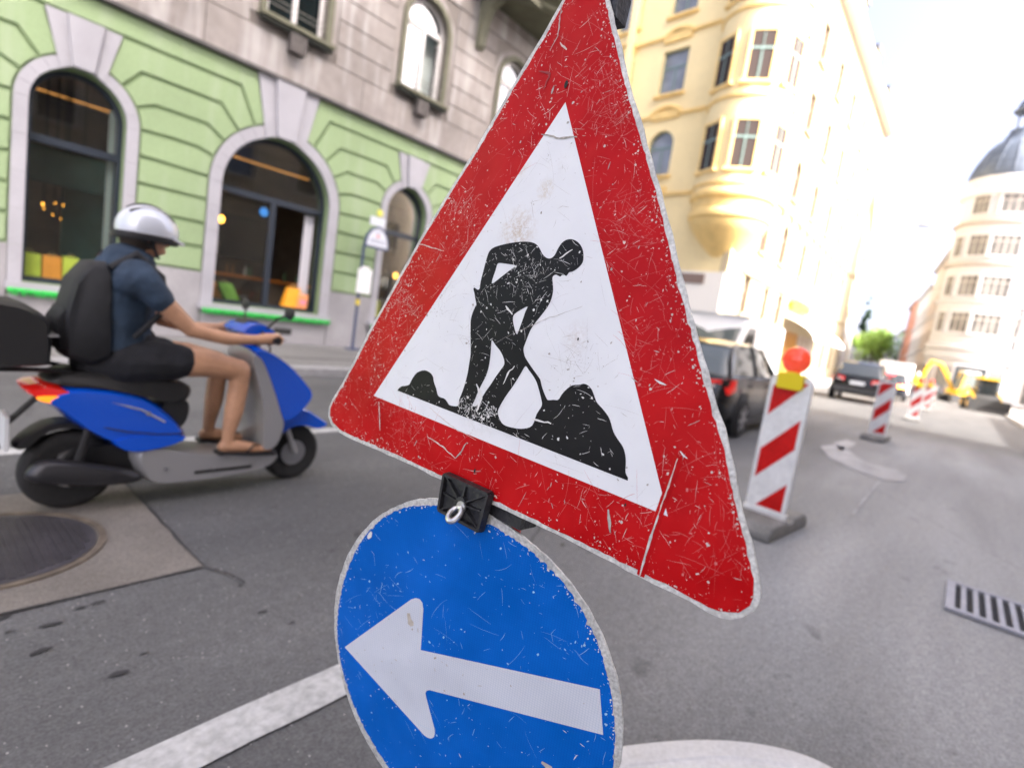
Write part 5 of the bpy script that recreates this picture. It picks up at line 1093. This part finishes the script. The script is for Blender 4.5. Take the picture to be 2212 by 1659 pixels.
def van(lab, name='white_van', L=5.3, W=2.0, H=2.35):
    t = thing(name, (0,0,0), lab, 'van'); hw = W/2
    side = [(0,.35),(0,2.15),(.08,2.28),(.3,H),(3.7,H),(3.95,2.28),(4.55,1.42),(5.05,1.18),(5.25,.95),(5.3,.45),(5.2,.30),(.1,.28)]
    side2 = smooth_poly(side, 2)
    body = MB().pillow([(a, b) for a, b in side2], 0, hw, .14, .035).build('body', m_whitep, t, True, 40)
    ws = [(3.93,2.18),(4.50,1.46)]
    MB().add([(3.99,-hw*.86,2.20),(3.99,hw*.86,2.20),(4.60,hw*.90,1.40),(4.60,-hw*.90,1.40),(3.95,-hw*.86,2.17),(3.95,hw*.86,2.17),(4.55,hw*.9,1.38),(4.55,-hw*.9,1.38)], [(0,1,2,3),(4,7,6,5),(0,4,5,1),(2,6,7,3),(1,5,6,2),(0,3,7,4)]).build('windscreen', m_lglass, t)
    for s in (-1, 1):
        P = [(3.25,1.40),(4.35,1.40),(3.92,2.05),(3.25,2.08)]
        MB().prism(P, (0, s*hw*1.004, 0), X, Z, Y*s, -.02, .004).build('side_window', m_carglass, t)
        MB().box(1.0, 1.35, min(s*hw,s*(hw+.008)), max(s*hw,s*(hw+.008)), 1.35, 1.75).build('poster', mat('van_poster', (.55,.30,.40), .6, var=.5, vs=9), t)
        for x in (3.2, 4.45, 1.9): MB().tube([(x, s*(hw+.002), z) for z in (.4,1.2,2.1)], .005, 4).build('door_seam', m_trim, t)
        MB().ball((4.25, s*(hw+.14), 1.5), .06, .10, .16, 10, 8).build('mirror', m_trim, t, True)
        MB().ball((5.12, s*hw*.74, .86), .10, .18, .10, 12, 8).build('headlight', m_tlw, t, True)
        MB().box(.6, 4.6, min(s*hw,s*(hw+.015)), max(s*hw,s*(hw+.015)), .55, .66).build('rub_strip', m_trim, t)
        for x in (.95, 4.35):
            MB().lathe([(.41,hw*.965*s),(.41,hw*1.006*s),(.05,hw*1.006*s)], (x,0,.36), 24, 'y').build('wheel_arch', m_trim, t); wheel(t, x, s*(hw-.08), .34, .22)
        MB().box(-.01, .02, min(s*hw*.82,s*hw*.97), max(s*hw*.82,s*hw*.97), .9, 1.5).build('tail_light', m_tl, t)
    MB().box(5.2, 5.33, -hw*.85, hw*.85, .34, .58).build('bumper', m_trim, t); MB().box(5.22, 5.31, -.5, .5, .72, .90).build('grille', m_trim, t); MB().box(5.325, 5.335, -.26, .26, .40, .51).build('number_plate', m_plate, t)
    return t
v_ = van('white van parked behind the black hatchback with its front towards the signs'); v_.location = (20.0, 5.95, 0); v_.rotation_euler.z = R(180)
v_ = van('white van waiting beyond the braking dark blue car'); v_.location = (46.0, 3.9, 0); v_.rotation_euler.z = R(5)
# ------------------------------------------------------------------ construction machines and site things
m_cyel = mat('machine_yellow', (.80,.46,.01), .4, var=.08, vs=3); m_cblk = mat('machine_black', (.025,.025,.025), .6)
ga = ground(2078, 884); gA = Vector((47.5, .35, 0))
ex1 = thing('excavator', (0,0,0), 'small yellow excavator with a white topped cab and raised boom', 'excavator')
for s in (-1, 1):
    P = [(-1.1+.28*math.cos(a), .28+.28*math.sin(a)) for a in [math.pi/2+math.pi*i/8 for i in range(9)]]+[(1.1+.28*math.cos(a), .28+.28*math.sin(a)) for a in [-math.pi/2+math.pi*i/8 for i in range(9)]]
    MB().prism(P, (0, s*.72-.17, 0), X, Z, Y, 0, .34).build('track', m_cblk, ex1)
MB().pillow([(-1.1,.65),(1.0,.65),(1.05,.95),(.6,1.25),(-1.0,1.3),(-1.2,1.0)], 0, .85, .08, .05).build('house', m_cyel, ex1, True)
cb_ = MB().pillow([(-.1,1.25),(.95,1.05),(.9,1.6),(.65,2.35),(-.1,2.4)], .35, .42, .05, .04).build('cab', m_lglass, ex1, True); MB().box(-.2, .75, -.12, .82, 2.38, 2.52).build('cab_roof', m_whitep, cb_)
for x, z in ((-.12,1.25), (.88,1.15)):
    for s in (-.08, .78): MB().tube([(x, s, z), (x*.8-.01, s, 2.4)], .035, 6).build('cab_post', m_cyel, cb_)
bm_ = MB().tube([(.9,-.2,1.0),(1.5,-.2,2.0),(2.0,-.2,2.75),(2.7,-.2,2.9)], [.16,.17,.15,.11], 4).build('boom', m_cyel, ex1)
MB().tube([(2.65,-.2,2.95),(2.95,-.2,2.2),(3.05,-.2,1.5)], [.12,.12,.08], 4).build('arm', m_cyel, bm_); MB().tube([(1.1,-.2,1.1),(1.9,-.2,2.3)], .05, 8).build('cylinder', m_chrome, bm_)
MB().pillow([(2.85,1.55),(3.15,1.55),(3.3,1.1),(3.0,.85),(2.75,1.0),(2.95,1.2)], -.2, .30, .04, .03).build('bucket', m_cblk, bm_)
ex1.location = (54.0, -.1, .004); ex1.rotation_euler.z = R(118)
ld = thing('mini_loader', (0,0,0), 'low yellow and black compact loader with a black blade standing before the domed house', 'loader')
gB = ground(2120, 884)
MB().pillow([(-1.0,.45),(.9,.45),(.95,.8),(.3,1.05),(-.9,1.35),(-1.1,.9)], 0, .62, .08, .05).build('chassis', m_cblk, ld, True)
cg = MB().pillow([(-.55,1.2),(.45,1.0),(.35,1.95),(-.5,1.98)], 0, .45, .05, .04).build('cab', m_carglass, ld, True); MB().box(-.65, .5, -.5, .5, 1.97, 2.07).build('cab_roof', m_cyel, cg)
for s in (-1, 1):
    MB().tube([(-.95,s*.62,1.35),(.2,s*.66,1.05),(1.2,s*.62,.45)], .10, 4).build('lift_arm', m_cyel, ld)
    for x in (-.55, .55): wheel(ld, x, s*.78, .38, .28, m_cyel)
    MB().box(-.9, -.2, min(s*.5,s*.66), max(s*.5,s*.66), .8, 1.2).build('side_cover', m_cyel, ld)
MB().prism([(1.15,.05),(1.75,.02),(1.75,.08),(1.28,.15),(1.22,.75),(1.12,.75)], (0,-1.0,0), X, Z, Y, 0, 2.0).build('blade', m_cblk, ld)
ld.location = (44.5, -.95, .004); ld.rotation_euler.z = R(195)
ct_ = thing('site_container', (42.5, -4.2, .12), 'dark grey corrugated site container on the tan pavement', 'container')
MB().box(42.5, 46.5, -6.3, -3.6, .14, 2.5).build('box', mat('container_grey', (.07,.07,.08), .6), ct_)
for k in range(14): MB().box(42.46, 42.52, -6.2+k*.19, -6.1+k*.19, .2, 2.4).build('rib', MATS['container_grey'], ct_)
for k in range(20): MB().box(42.6+k*.19, 42.7+k*.19, -3.62, -3.56, .2, 2.4).build('rib', MATS['container_grey'], ct_)
# ------------------------------------------------------------------ people
def meld(parts, name, m, parent, vox=.012, smooth_it=6):
    """fuse tapered limbs and lumps into one continuous skin; parts are MB"""
    mb = MB()
    for p in parts: mb.add(p.v, p.f)
    o = mb.build(name, m, parent, True)
    md = o.modifiers.new('r', 'REMESH'); md.mode = 'VOXEL'; md.voxel_size = vox; md.use_smooth_shade = True
    sm = o.modifiers.new('s', 'SMOOTH'); sm.factor = .5; sm.iterations = smooth_it
    dg = bpy.context.evaluated_depsgraph_get(); me = bpy.data.meshes.new_from_object(o.evaluated_get(dg)); o.modifiers.clear(); o.data = me
    me.materials.clear(); me.materials.append(m)
    for p in me.polygons: p.use_smooth = True
    return o
def limb(pts, rad): return MB().tube(pts, rad, 12, round_caps=True)
m_skin = mat('skin', (.50,.275,.165), .5, var=.14, vs=9, var2=.06, vs2=60, bump=.3, bs=40); m_shirt = mat('navy_shirt', (.022,.042,.075), .85, var=.25, vs=9, bump=.9, bs=8, bd=.035); m_short = mat('black_shorts', (.010,.011,.015), .9, var=.3, vs=10, bump=.9, bs=9, bd=.03)
RY = 3.40
rd = thing('person', (.86, RY, 0), 'rider in navy T-shirt and black shorts with silver helmet sitting on the blue scooter', 'person')
def V(x, y, z): return Vector((x, RY+y, z))
parts = [limb([V(.84,0,.80), V(.83,0,.95), V(.84,0,1.12), V(.86,0,1.24)], [.145,.14,.155,.13]), limb([V(.86,0,1.24), V(.89,0,1.34)], [.062,.056]),
         MB().ball(V(.925,0,1.445), .098, .076, .118), MB().ball(V(.965,0,1.40), .055, .055, .060), limb([V(1.015,0,1.435), V(1.032,0,1.415)], [.012,.015]),
         MB().ball(V(1.0,0,1.375), .028, .030, .020)]
for s in (-1, 1):
    parts += [limb([V(.86,s*.12,1.25), V(.87,s*.19,1.23), V(.97,s*.225,1.11), V(1.10,s*.235,.99), V(1.28,s*.26,.955), V(1.435,s*.285,.965)], [.07,.062,.052,.043,.037,.027]),
              MB().ball(V(.915,s*.078,1.44), .018, .010, .028, 8, 6)]
    parts.append(limb([V(1.435,s*.285,.965), V(1.50,s*.29,.975)], [.030,.036]))               # palm
    for k, (dy, ln) in enumerate(((-.032,.88), (-.011,1.0), (.010,.95), (.031,.8))):           # fingers round the grip
        y = s*.29+dy; parts.append(MB().tube([V(1.50,y,.985), V(1.535*1,y,1.0), V(1.562,y,.985), V(1.560,y,.960), V(1.54,y,.945+.01*(1-ln))], [.011,.0105,.010,.0095,.008], 8, round_caps=True))
    parts.append(MB().tube([V(1.475,s*(.29-.035),.96), V(1.505,s*(.29-.045),.945), V(1.535,s*(.29-.035),.94)], [.013,.012,.010], 8, round_caps=True))  # thumb below the grip
    parts += [limb([V(.86,s*.08,.79), V(1.0,s*.12,.80), V(1.22,s*.15,.795), V(1.40,s*.16,.765)], [.095,.092,.078,.062]),
              limb([V(1.40,s*.16,.765), V(1.405,s*.155,.66), V(1.395,s*.15,.52), V(1.375,s*.145,.37), V(1.375,s*.145,.325)], [.062,.055,.054,.036,.034]),
              limb([V(1.355,s*.145,.300), V(1.43,s*.145,.295), V(1.53,s*.148,.276), V(1.60,s*.150,.268)], [.036,.040,.032,.022])]
    for k in range(5): parts.append(MB().tube([V(1.58,s*.150+(k-2)*.015,.270), V(1.635-abs(k-1.5)*.008,s*.150+(k-2)*.017,.264)], [.010,.008], 6, round_caps=True))
body = meld(parts, 'body', m_skin, rd, .0075, 4)
tors = [limb([V(.84,0,.79), V(.825,0,.95), V(.83,0,1.12), V(.855,0,1.25)], [.16,.158,.175,.145]), limb([V(.84,-.17,1.20), V(.84,.17,1.20)], [.085,.085]), limb([V(.86,0,1.26), V(.885,0,1.305)], [.085,.070])]
for s in (-1, 1): tors.append(limb([V(.86,s*.15,1.235), V(.875,s*.195,1.215), V(.955,s*.222,1.125)], [.088,.080,.066]))
meld(tors, 'shirt', m_shirt, rd, .010, 6)
sh = [limb([V(.80,0,.77), V(.86,0,.79), V(.88,0,.83)], [.165,.17,.16])]
for s in (-1, 1): sh.append(limb([V(.86,s*.085,.785), V(.98,s*.12,.80), V(1.09,s*.138,.80)], [.118,.112,.098]))
meld(sh, 'shorts', m_short, rd, .010, 5)
m_helm = mat('helmet_silver', (.62,.66,.74), .3, .2, coat=.6); m_hblk = mat('helmet_black', (.015,.015,.017), .5)
# helmet: open shell with a peak, straps and vents
hc = V(.93, 0, 1.475); rs = []
for i in range(9):
    t = R(-14+104*i/8); k = math.cos(t)
    rs.append([hc+Vector(((.150 if math.cos(a) > 0 else .140)*max(k,.03)*math.cos(a), .118*max(k,.03)*math.sin(a), .125*math.sin(t))) for a in [2*math.pi*j/28 for j in range(28)]])
hm = MB().rings(rs).build('helmet', m_helm, rd, True, 60)
MB().rings([[hc+Vector((r*math.cos(a)*1.03, r*.80*math.sin(a), z)) for a in [2*math.pi*j/28 for j in range(28)]] for r, z in ((.142,-.062),(.150,-.045),(.149,-.028),(.146,-.026))], False).build('shell_edge', m_hblk, hm, True)
MB().rings([[hc+Vector((x, y, z)) for x, y, z in ((.10,-.09,-.02),(.165,-.06,-.040),(.185,0,-.044),(.165,.06,-.040),(.10,.09,-.02))], [hc+Vector((x, y, z-.010)) for x, y, z in ((.10,-.09,-.02),(.165,-.06,-.040),(.185,0,-.044),(.165,.06,-.040),(.10,.09,-.02))]]).build('peak', m_helm, hm, True)
for y in (-.055, 0, .055):
    MB().tube([hc+Vector((.120*math.cos(a)*1.08, y, .122*math.sin(a)*(1-.2*abs(y)/.055)+.004)) for a in [R(35+100*i/10) for i in range(11)]], .009, 6).build('vent', m_hblk, hm, True)
for s in (-1, 1):
    MB().tube([hc+Vector((.0,s*.105,-.03)), V(.955,s*.075,1.375), V(.985,s*.03,1.335)], .008, 6).build('strap', m_hblk, hm); MB().tube([hc+Vector((-.09,s*.095,-.03)), V(.92,s*.085,1.40), V(.955,s*.075,1.375)], .008, 6).build('strap', m_hblk, hm)
hair = MB().ball(V(.905,0,1.425), .098, .080, .085); hair.build('hair', mat('hair_brown', (.03,.02,.013), .7, bump=.4, bs=80), rd, True)
for s in (-1, 1):
    MB().pillow([(1.315,.258),(1.36,.262),(1.50,.240),(1.66,.228),(1.66,.242),(1.50,.254),(1.36,.276),(1.315,.272)], RY+s*.148, .046, .008, .02).build('flip_flop', m_hblk, rd)
    MB().tube([V(1.47,s*.148-.045,.262), V(1.52,s*.148-.025,.300), V(1.585,s*.148-.006,.290), V(1.525,s*.148+.025,.302), V(1.47,s*.148+.045,.262)], .006, 6).build('thong_strap', m_hblk, rd)
for s in (-1, 1): MB().ball(V(1.003,s*.034,1.442), .012, .014, .010, 8, 6).build('eye', m_hblk, body, True)
# backpack
bp = thing('backpack', (.72, RY, .78), 'large black backpack on the back of the scooter rider', 'backpack')
m_bag = mat('bag_nylon', (.010,.011,.014), .75, var=.3, vs=10, bump=.3, bs=25)
MB().pillow([(.60,.80),(.70,.76),(.78,.80),(.77,1.0),(.765,1.22),(.74,1.28),(.68,1.27),(.62,1.18),(.585,1.0)], RY, .165, .06, .12).build('main_compartment', m_bag, bp, True, 60)
MB().pillow([(.575,.83),(.61,.82),(.62,1.02),(.585,1.04),(.555,.98)], RY, .13, .04, .15).build('front_pocket', m_bag, bp, True, 60)
for s in (-1, 1): MB().tube([V(.76,s*.11,1.25), V(.86,s*.13,1.335), V(.97,s*.14,1.24), V(1.0,s*.16,1.08), V(.86,s*.17,.92)], [.022,.024,.022,.018,.012], 8).build('shoulder_strap', m_bag, bp, True)
MB().tube([V(.74,-.03,1.28), V(.745,0,1.33), V(.74,.03,1.28)], .008, 6).build('grab_handle', m_bag, bp)
# ------------------------------------------------------------------ scooter
sk = thing('motor_scooter', (1.25, RY, 0), 'bright blue motor scooter with black top case riding past the concrete patch', 'scooter')
m_sblue = mat('scooter_blue', (.0,.080,.60), .25, coat=.6); m_sgrey = mat('scooter_silver', (.36,.36,.37), .35, .4, coat=.4); m_sblk = mat('scooter_black', (.014,.014,.015), .5)
def pw(name, prof, hw, m, par=sk, yc=0, edge=.03, ins=.08): return MB().pillow(smooth_poly(prof, 3), RY+yc, hw, min(edge, hw*.8), ins).build(name, m, par, True, 50)
def sc_wheel(x, r):
    wt = MB().lathe([(r*.70,-.045),(r*.84,-.055),(r*.96,-.04),(r,-.012),(r,.012),(r*.96,.04),(r*.84,.055),(r*.70,.045)], (x,RY,r), 36, 'y').build('wheel', m_tyre, sk, True, 60)
    MB().torus((x,RY,r), r*.68, .016, 'y', 36, 8, 1.8).build('rim', m_sgrey, wt, True)
    mb = MB()
    for k in range(5):
        a = 2*math.pi*k/5+.3; d = Vector((math.sin(a),0,math.cos(a))); n = Vector((d.z,0,-d.x)); mb.obox(Vector((x,RY,r))+d*r*.36, d*r*.33, n*.016, Y*.018)
    mb.build('spokes', m_sgrey, wt); MB().lathe([(.035,-.05),(.035,.05)], (x,RY,r), 16, 'y').build('hub', m_sblk, wt); MB().lathe([(.085,-.052),(.085,-.048),(.05,-.048)], (x,RY,r), 24, 'y').build('brake_disc', m_rim, wt)
sc_wheel(.66, .205); sc_wheel(1.85, .19)
pw('tail_panel', [(.50,.61),(.60,.655),(.75,.648),(.93,.605),(1.05,.52),(1.15,.405),(1.14,.375),(1.02,.355),(.89,.335),(.80,.36),(.68,.44),(.56,.555)], .165, m_sblue, edge=.09, ins=.14)
pw('lower_panel', [(.80,.385),(.95,.40),(1.14,.385),(1.10,.345),(.95,.315),(.85,.325)], .175, m_sblue, edge=.04)
pw('seat', [(.53,.685),(.62,.735),(.80,.722),(.95,.695),(1.08,.69),(1.17,.65),(1.165,.585),(1.10,.56),(.95,.595),(.75,.645),(.58,.66)], .135, m_sblk, edge=.06, ins=.12)
pw('under_seat', [(1.05,.58),(1.16,.57),(1.16,.46),(1.10,.40),(1.02,.46)], .11, m_sblk)
pw('tail_light', [(.455,.645),(.53,.665),(.62,.640),(.70,.597),(.60,.585),(.50,.60)], .155, m_tl, edge=.07, ins=.2)
for s in (-1, 1): pw('rear_indicator', [(.50,.615),(.60,.615),(.685,.592),(.60,.578),(.52,.59)], .012, mat('indicator_orange', (.85,.22,.01), .25, emit=.15, ecol=(1,.3,.02)), yc=s*.152, edge=.008)
pw('floorboard', [(.90,.30),(1.0,.325),(1.15,.285),(1.35,.255),(1.55,.245),(1.70,.225),(1.66,.15),(1.40,.115),(1.10,.11),(.96,.14)], .165, m_sgrey, edge=.06, ins=.08)
MB().box(1.14, 1.58, RY-.15, RY+.15, .235, .252).build('floor_mat', m_sblk, sk)
pw('leg_shield', [(1.45,.86),(1.50,.87),(1.58,.72),(1.67,.50),(1.70,.40),(1.66,.27),(1.58,.25),(1.56,.40),(1.54,.58)], .195, m_sgrey, edge=.10, ins=.10)
pw('front_fairing', [(1.46,.90),(1.56,.895),(1.69,.82),(1.81,.71),(1.885,.615),(1.85,.53),(1.77,.45),(1.68,.43),(1.63,.55),(1.56,.72)], .185, m_sblue, edge=.11, ins=.10)
pw('headlight', [(1.775,.665),(1.865,.605),(1.872,.570),(1.82,.565),(1.76,.60)], .12, mat('lamp_glass', (.75,.77,.80), .1, coat=.8), edge=.05, ins=.15)
pw('fairing_stripe', [(1.68,.800),(1.80,.690),(1.825,.665),(1.77,.655),(1.66,.760)], .155, m_whitep, edge=.10, ins=.12)
pw('front_fender', [(1.63,.36),(1.69,.44),(1.79,.50),(1.90,.49),(2.0,.435),(2.07,.385),(2.0,.355),(1.90,.385),(1.80,.385),(1.72,.34)], .105, m_sblue, edge=.04, ins=.10)
for s in (-1, 1): MB().tube([V(1.70,s*.06,.55), V(1.85,s*.075,.19)], .019, 10).build('fork_leg', m_sgrey, sk, True)
MB().tube([V(1.50,-.31,.972), V(1.52,-.15,.99), V(1.53,0,1.0), V(1.52,.15,.99), V(1.50,.31,.972)], .013, 10).build('handlebar', m_sblk, sk, True)
pw('handlebar_cover', [(1.40,.99),(1.46,1.045),(1.55,1.04),(1.61,.995),(1.58,.94),(1.48,.93)], .15, m_sblue, edge=.07, ins=.12)
pw('dash', [(1.41,1.0),(1.46,1.052),(1.53,1.05),(1.48,1.0)], .08, m_sblk)
MB().tube([V(1.53,0,.95), V(1.62,0,.72)], .03, 10).build('steering_column', m_sblk, sk)
for s in (-1, 1):
    MB().tube([V(1.52,s*.235,.985), V(1.525,s*.345,.968)], .020, 10).build('grip', m_sblk, sk, True); MB().tube([V(1.55,s*.20,.985), V(1.60,s*.30,.975)], .006, 6).build('brake_lever', m_sgrey, sk)
    mi = MB().tube([V(1.54,s*.16,1.02), V(1.57,s*.22,1.09), V(1.60,s*.27,1.12)], .006, 6).build('mirror', m_sblk, sk)
    MB().ball(V(1.60,s*.30,1.135), .014, .060, .038, 14, 8).build('mirror_glass', m_sblk, mi, True)
    MB().ball(V(1.60,s*.16,.985), .030, .020, .016, 10, 6).build('front_indicator', mat('indicator_clear', (.75,.6,.45), .2), sk, True)
pw('engine', [(.60,.30),(.80,.34),(.98,.31),(1.02,.20),(.95,.12),(.75,.10),(.62,.14)], .10, m_sblk, yc=.04)
pw('exhaust', [(.48,.26),(.56,.30),(.80,.24),(.93,.19),(.92,.145),(.75,.15),(.50,.20)], .045, mat('exhaust_dark', (.045,.045,.05), .4, .5), yc=-.145, edge=.03, ins=.2)
MB().tube([V(.92,-.14,.165), V(1.0,-.10,.15), V(1.03,0,.2)], .016, 8).build('exhaust_pipe', m_rim, sk)
MB().tube([V(.66,-.11,.21), V(.72,-.13,.50)], .020, 10).build('shock_absorber', m_sblk, sk); pw('rear_fender', [(.44,.36),(.55,.455),(.70,.46),(.82,.38),(.78,.37),(.68,.43),(.56,.425),(.47,.34)], .075, m_sblk)
MB().box(.40, .415, RY-.09, RY+.09, .34, .50).build('number_plate', m_plate, sk); MB().tube([V(.52,0,.58), V(.42,0,.46)], .014, 8).build('plate_bracket', m_sblk, sk)
rk = MB()
for s in (-1, 1): rk.tube([V(.72,s*.10,.70), V(.58,s*.11,.735), V(.20,s*.11,.735)], .011, 8)
for x in (.28, .42): rk.tube([V(x,-.11,.735), V(x,.11,.735)], .009, 8)
rk.build('rack', m_sblk, sk, True)
tcx = pw('top_case', [(.10,.755),(.50,.755),(.545,.80),(.54,.93),(.525,.985),(.42,1.045),(.22,1.05),(.10,.99),(.065,.88)], .215, m_sblk, edge=.09, ins=.12)
pw('case_seam', [(.085,.905),(.515,.905),(.515,.913),(.085,.913)], .2135, m_sgrey, tcx, edge=.02, ins=.02)
for s in (-1, 1): pw('case_reflector', [(.20,.975),(.46,.945),(.46,.965),(.30,1.005),(.20,1.01)], .008, mat('reflector_red', (.35,.015,.015), .3), tcx, yc=s*.205, edge=.005)
# ------------------------------------------------------------------ worker by the machines
m_vest = mat('hi_vis', (.55,.75,.05), .7); m_trs = mat('work_trousers', (.03,.04,.07), .9); m_hat = mat('hard_hat', (.75,.74,.70), .4)
def worker(loc, rz, lab):
    global RY
    t = thing('person', (0,0,0), lab, 'person')
    q = []
    for s in (-1, 1):
        q += [limb([(0,s*.09,.92),(0.02,s*.10,.50),(-.02,s*.10,.10)], [.09,.065,.045]), limb([(-.05,s*.10,.05),(.14,s*.11,.035)], [.045,.035]), limb([(0,s*.17,1.42),(-.02,s*.23,1.15),(.10,s*.22,.93)], [.055,.045,.035]), limb([(.10,s*.22,.93),(.13,s*.21,.84)], [.035,.022])]
    q += [limb([(0,0,.92),(0,0,1.15),(0,0,1.40)], [.13,.13,.14]), limb([(0,0,1.42),(.01,0,1.55)], [.06,.05]), MB().ball((.02,0,1.63), .09, .075, .115)]
    meld(q, 'body', m_skin, t, .015, 3)
    meld([limb([(0,0,.93),(0,0,1.15),(0,0,1.40)], [.155,.15,.165]), limb([(0,-.15,1.40),(0,.15,1.40)], [.07,.07])], 'vest', m_vest, t, .015, 3)
    meld([limb([(0,s*.085,.94),(0.02,s*.10,.50),(-.02,s*.10,.10)], [.115,.085,.065]) for s in (-1, 1)], 'trousers', m_trs, t, .015, 3)
    MB().lathe([(.135,1.67),(.115,1.70),(.105,1.75),(.06,1.80),(.01,1.815)], (.02,0,0), 20).build('hard_hat', m_hat, t, True)
    t.location = loc; t.rotation_euler.z = rz
gw = onplane(2020, 850, Vector((43.0,0,0)), X)
worker((43.0, 2.45, 0), R(200), 'worker in a yellow green safety vest standing beside the line of barricades')

# scooter details: seams, cables, decals, stand
for s in (-1, 1):
    MB().tube([V(x, s*(.168+dy), z) for x, z, dy in ((.70,.47,-.012),(.85,.43,.004),(1.0,.405,.006),(1.13,.40,-.004))], .0035, 5).build('panel_gap', m_sblk, sk)
    MB().tube([V(x, s*(.166+dy), z) for x, z, dy in ((.62,.60,-.03),(.78,.585,-.006),(.92,.54,.0),(1.03,.47,.0))], .005, 5).build('silver_trim', m_sgrey, sk)
    MB().tube([V(1.53,s*.12,.98), V(1.60,s*.10,.90), V(1.63,s*.06,.75), V(1.68,s*.04,.6)], .006, 6).build('brake_cable', m_sblk, sk)
    for x, z in ((1.05,.20), (1.30,.18), (1.52,.19), (.95,.52)): MB().lathe([(.0001,s*.004),(.011,s*.003),(.011,-s*.006)], (x, RY+s*.168, z), 10, 'y').build('bolt', m_rim, sk)
    MB().box(1.20, 1.52, min(RY+s*.150,RY+s*.169), max(RY+s*.150,RY+s*.169), .155, .172).build('sill_strip', m_sblk, sk)
MB().tube([V(.98,.08,.12), V(.92,.13,.06), V(.86,.14,.045)], .011, 8).build('side_stand', m_sblk, sk)
MB().box(.30, .345, RY-.05, RY+.05, .985, 1.06).build('case_lock', m_sgrey, tcx)
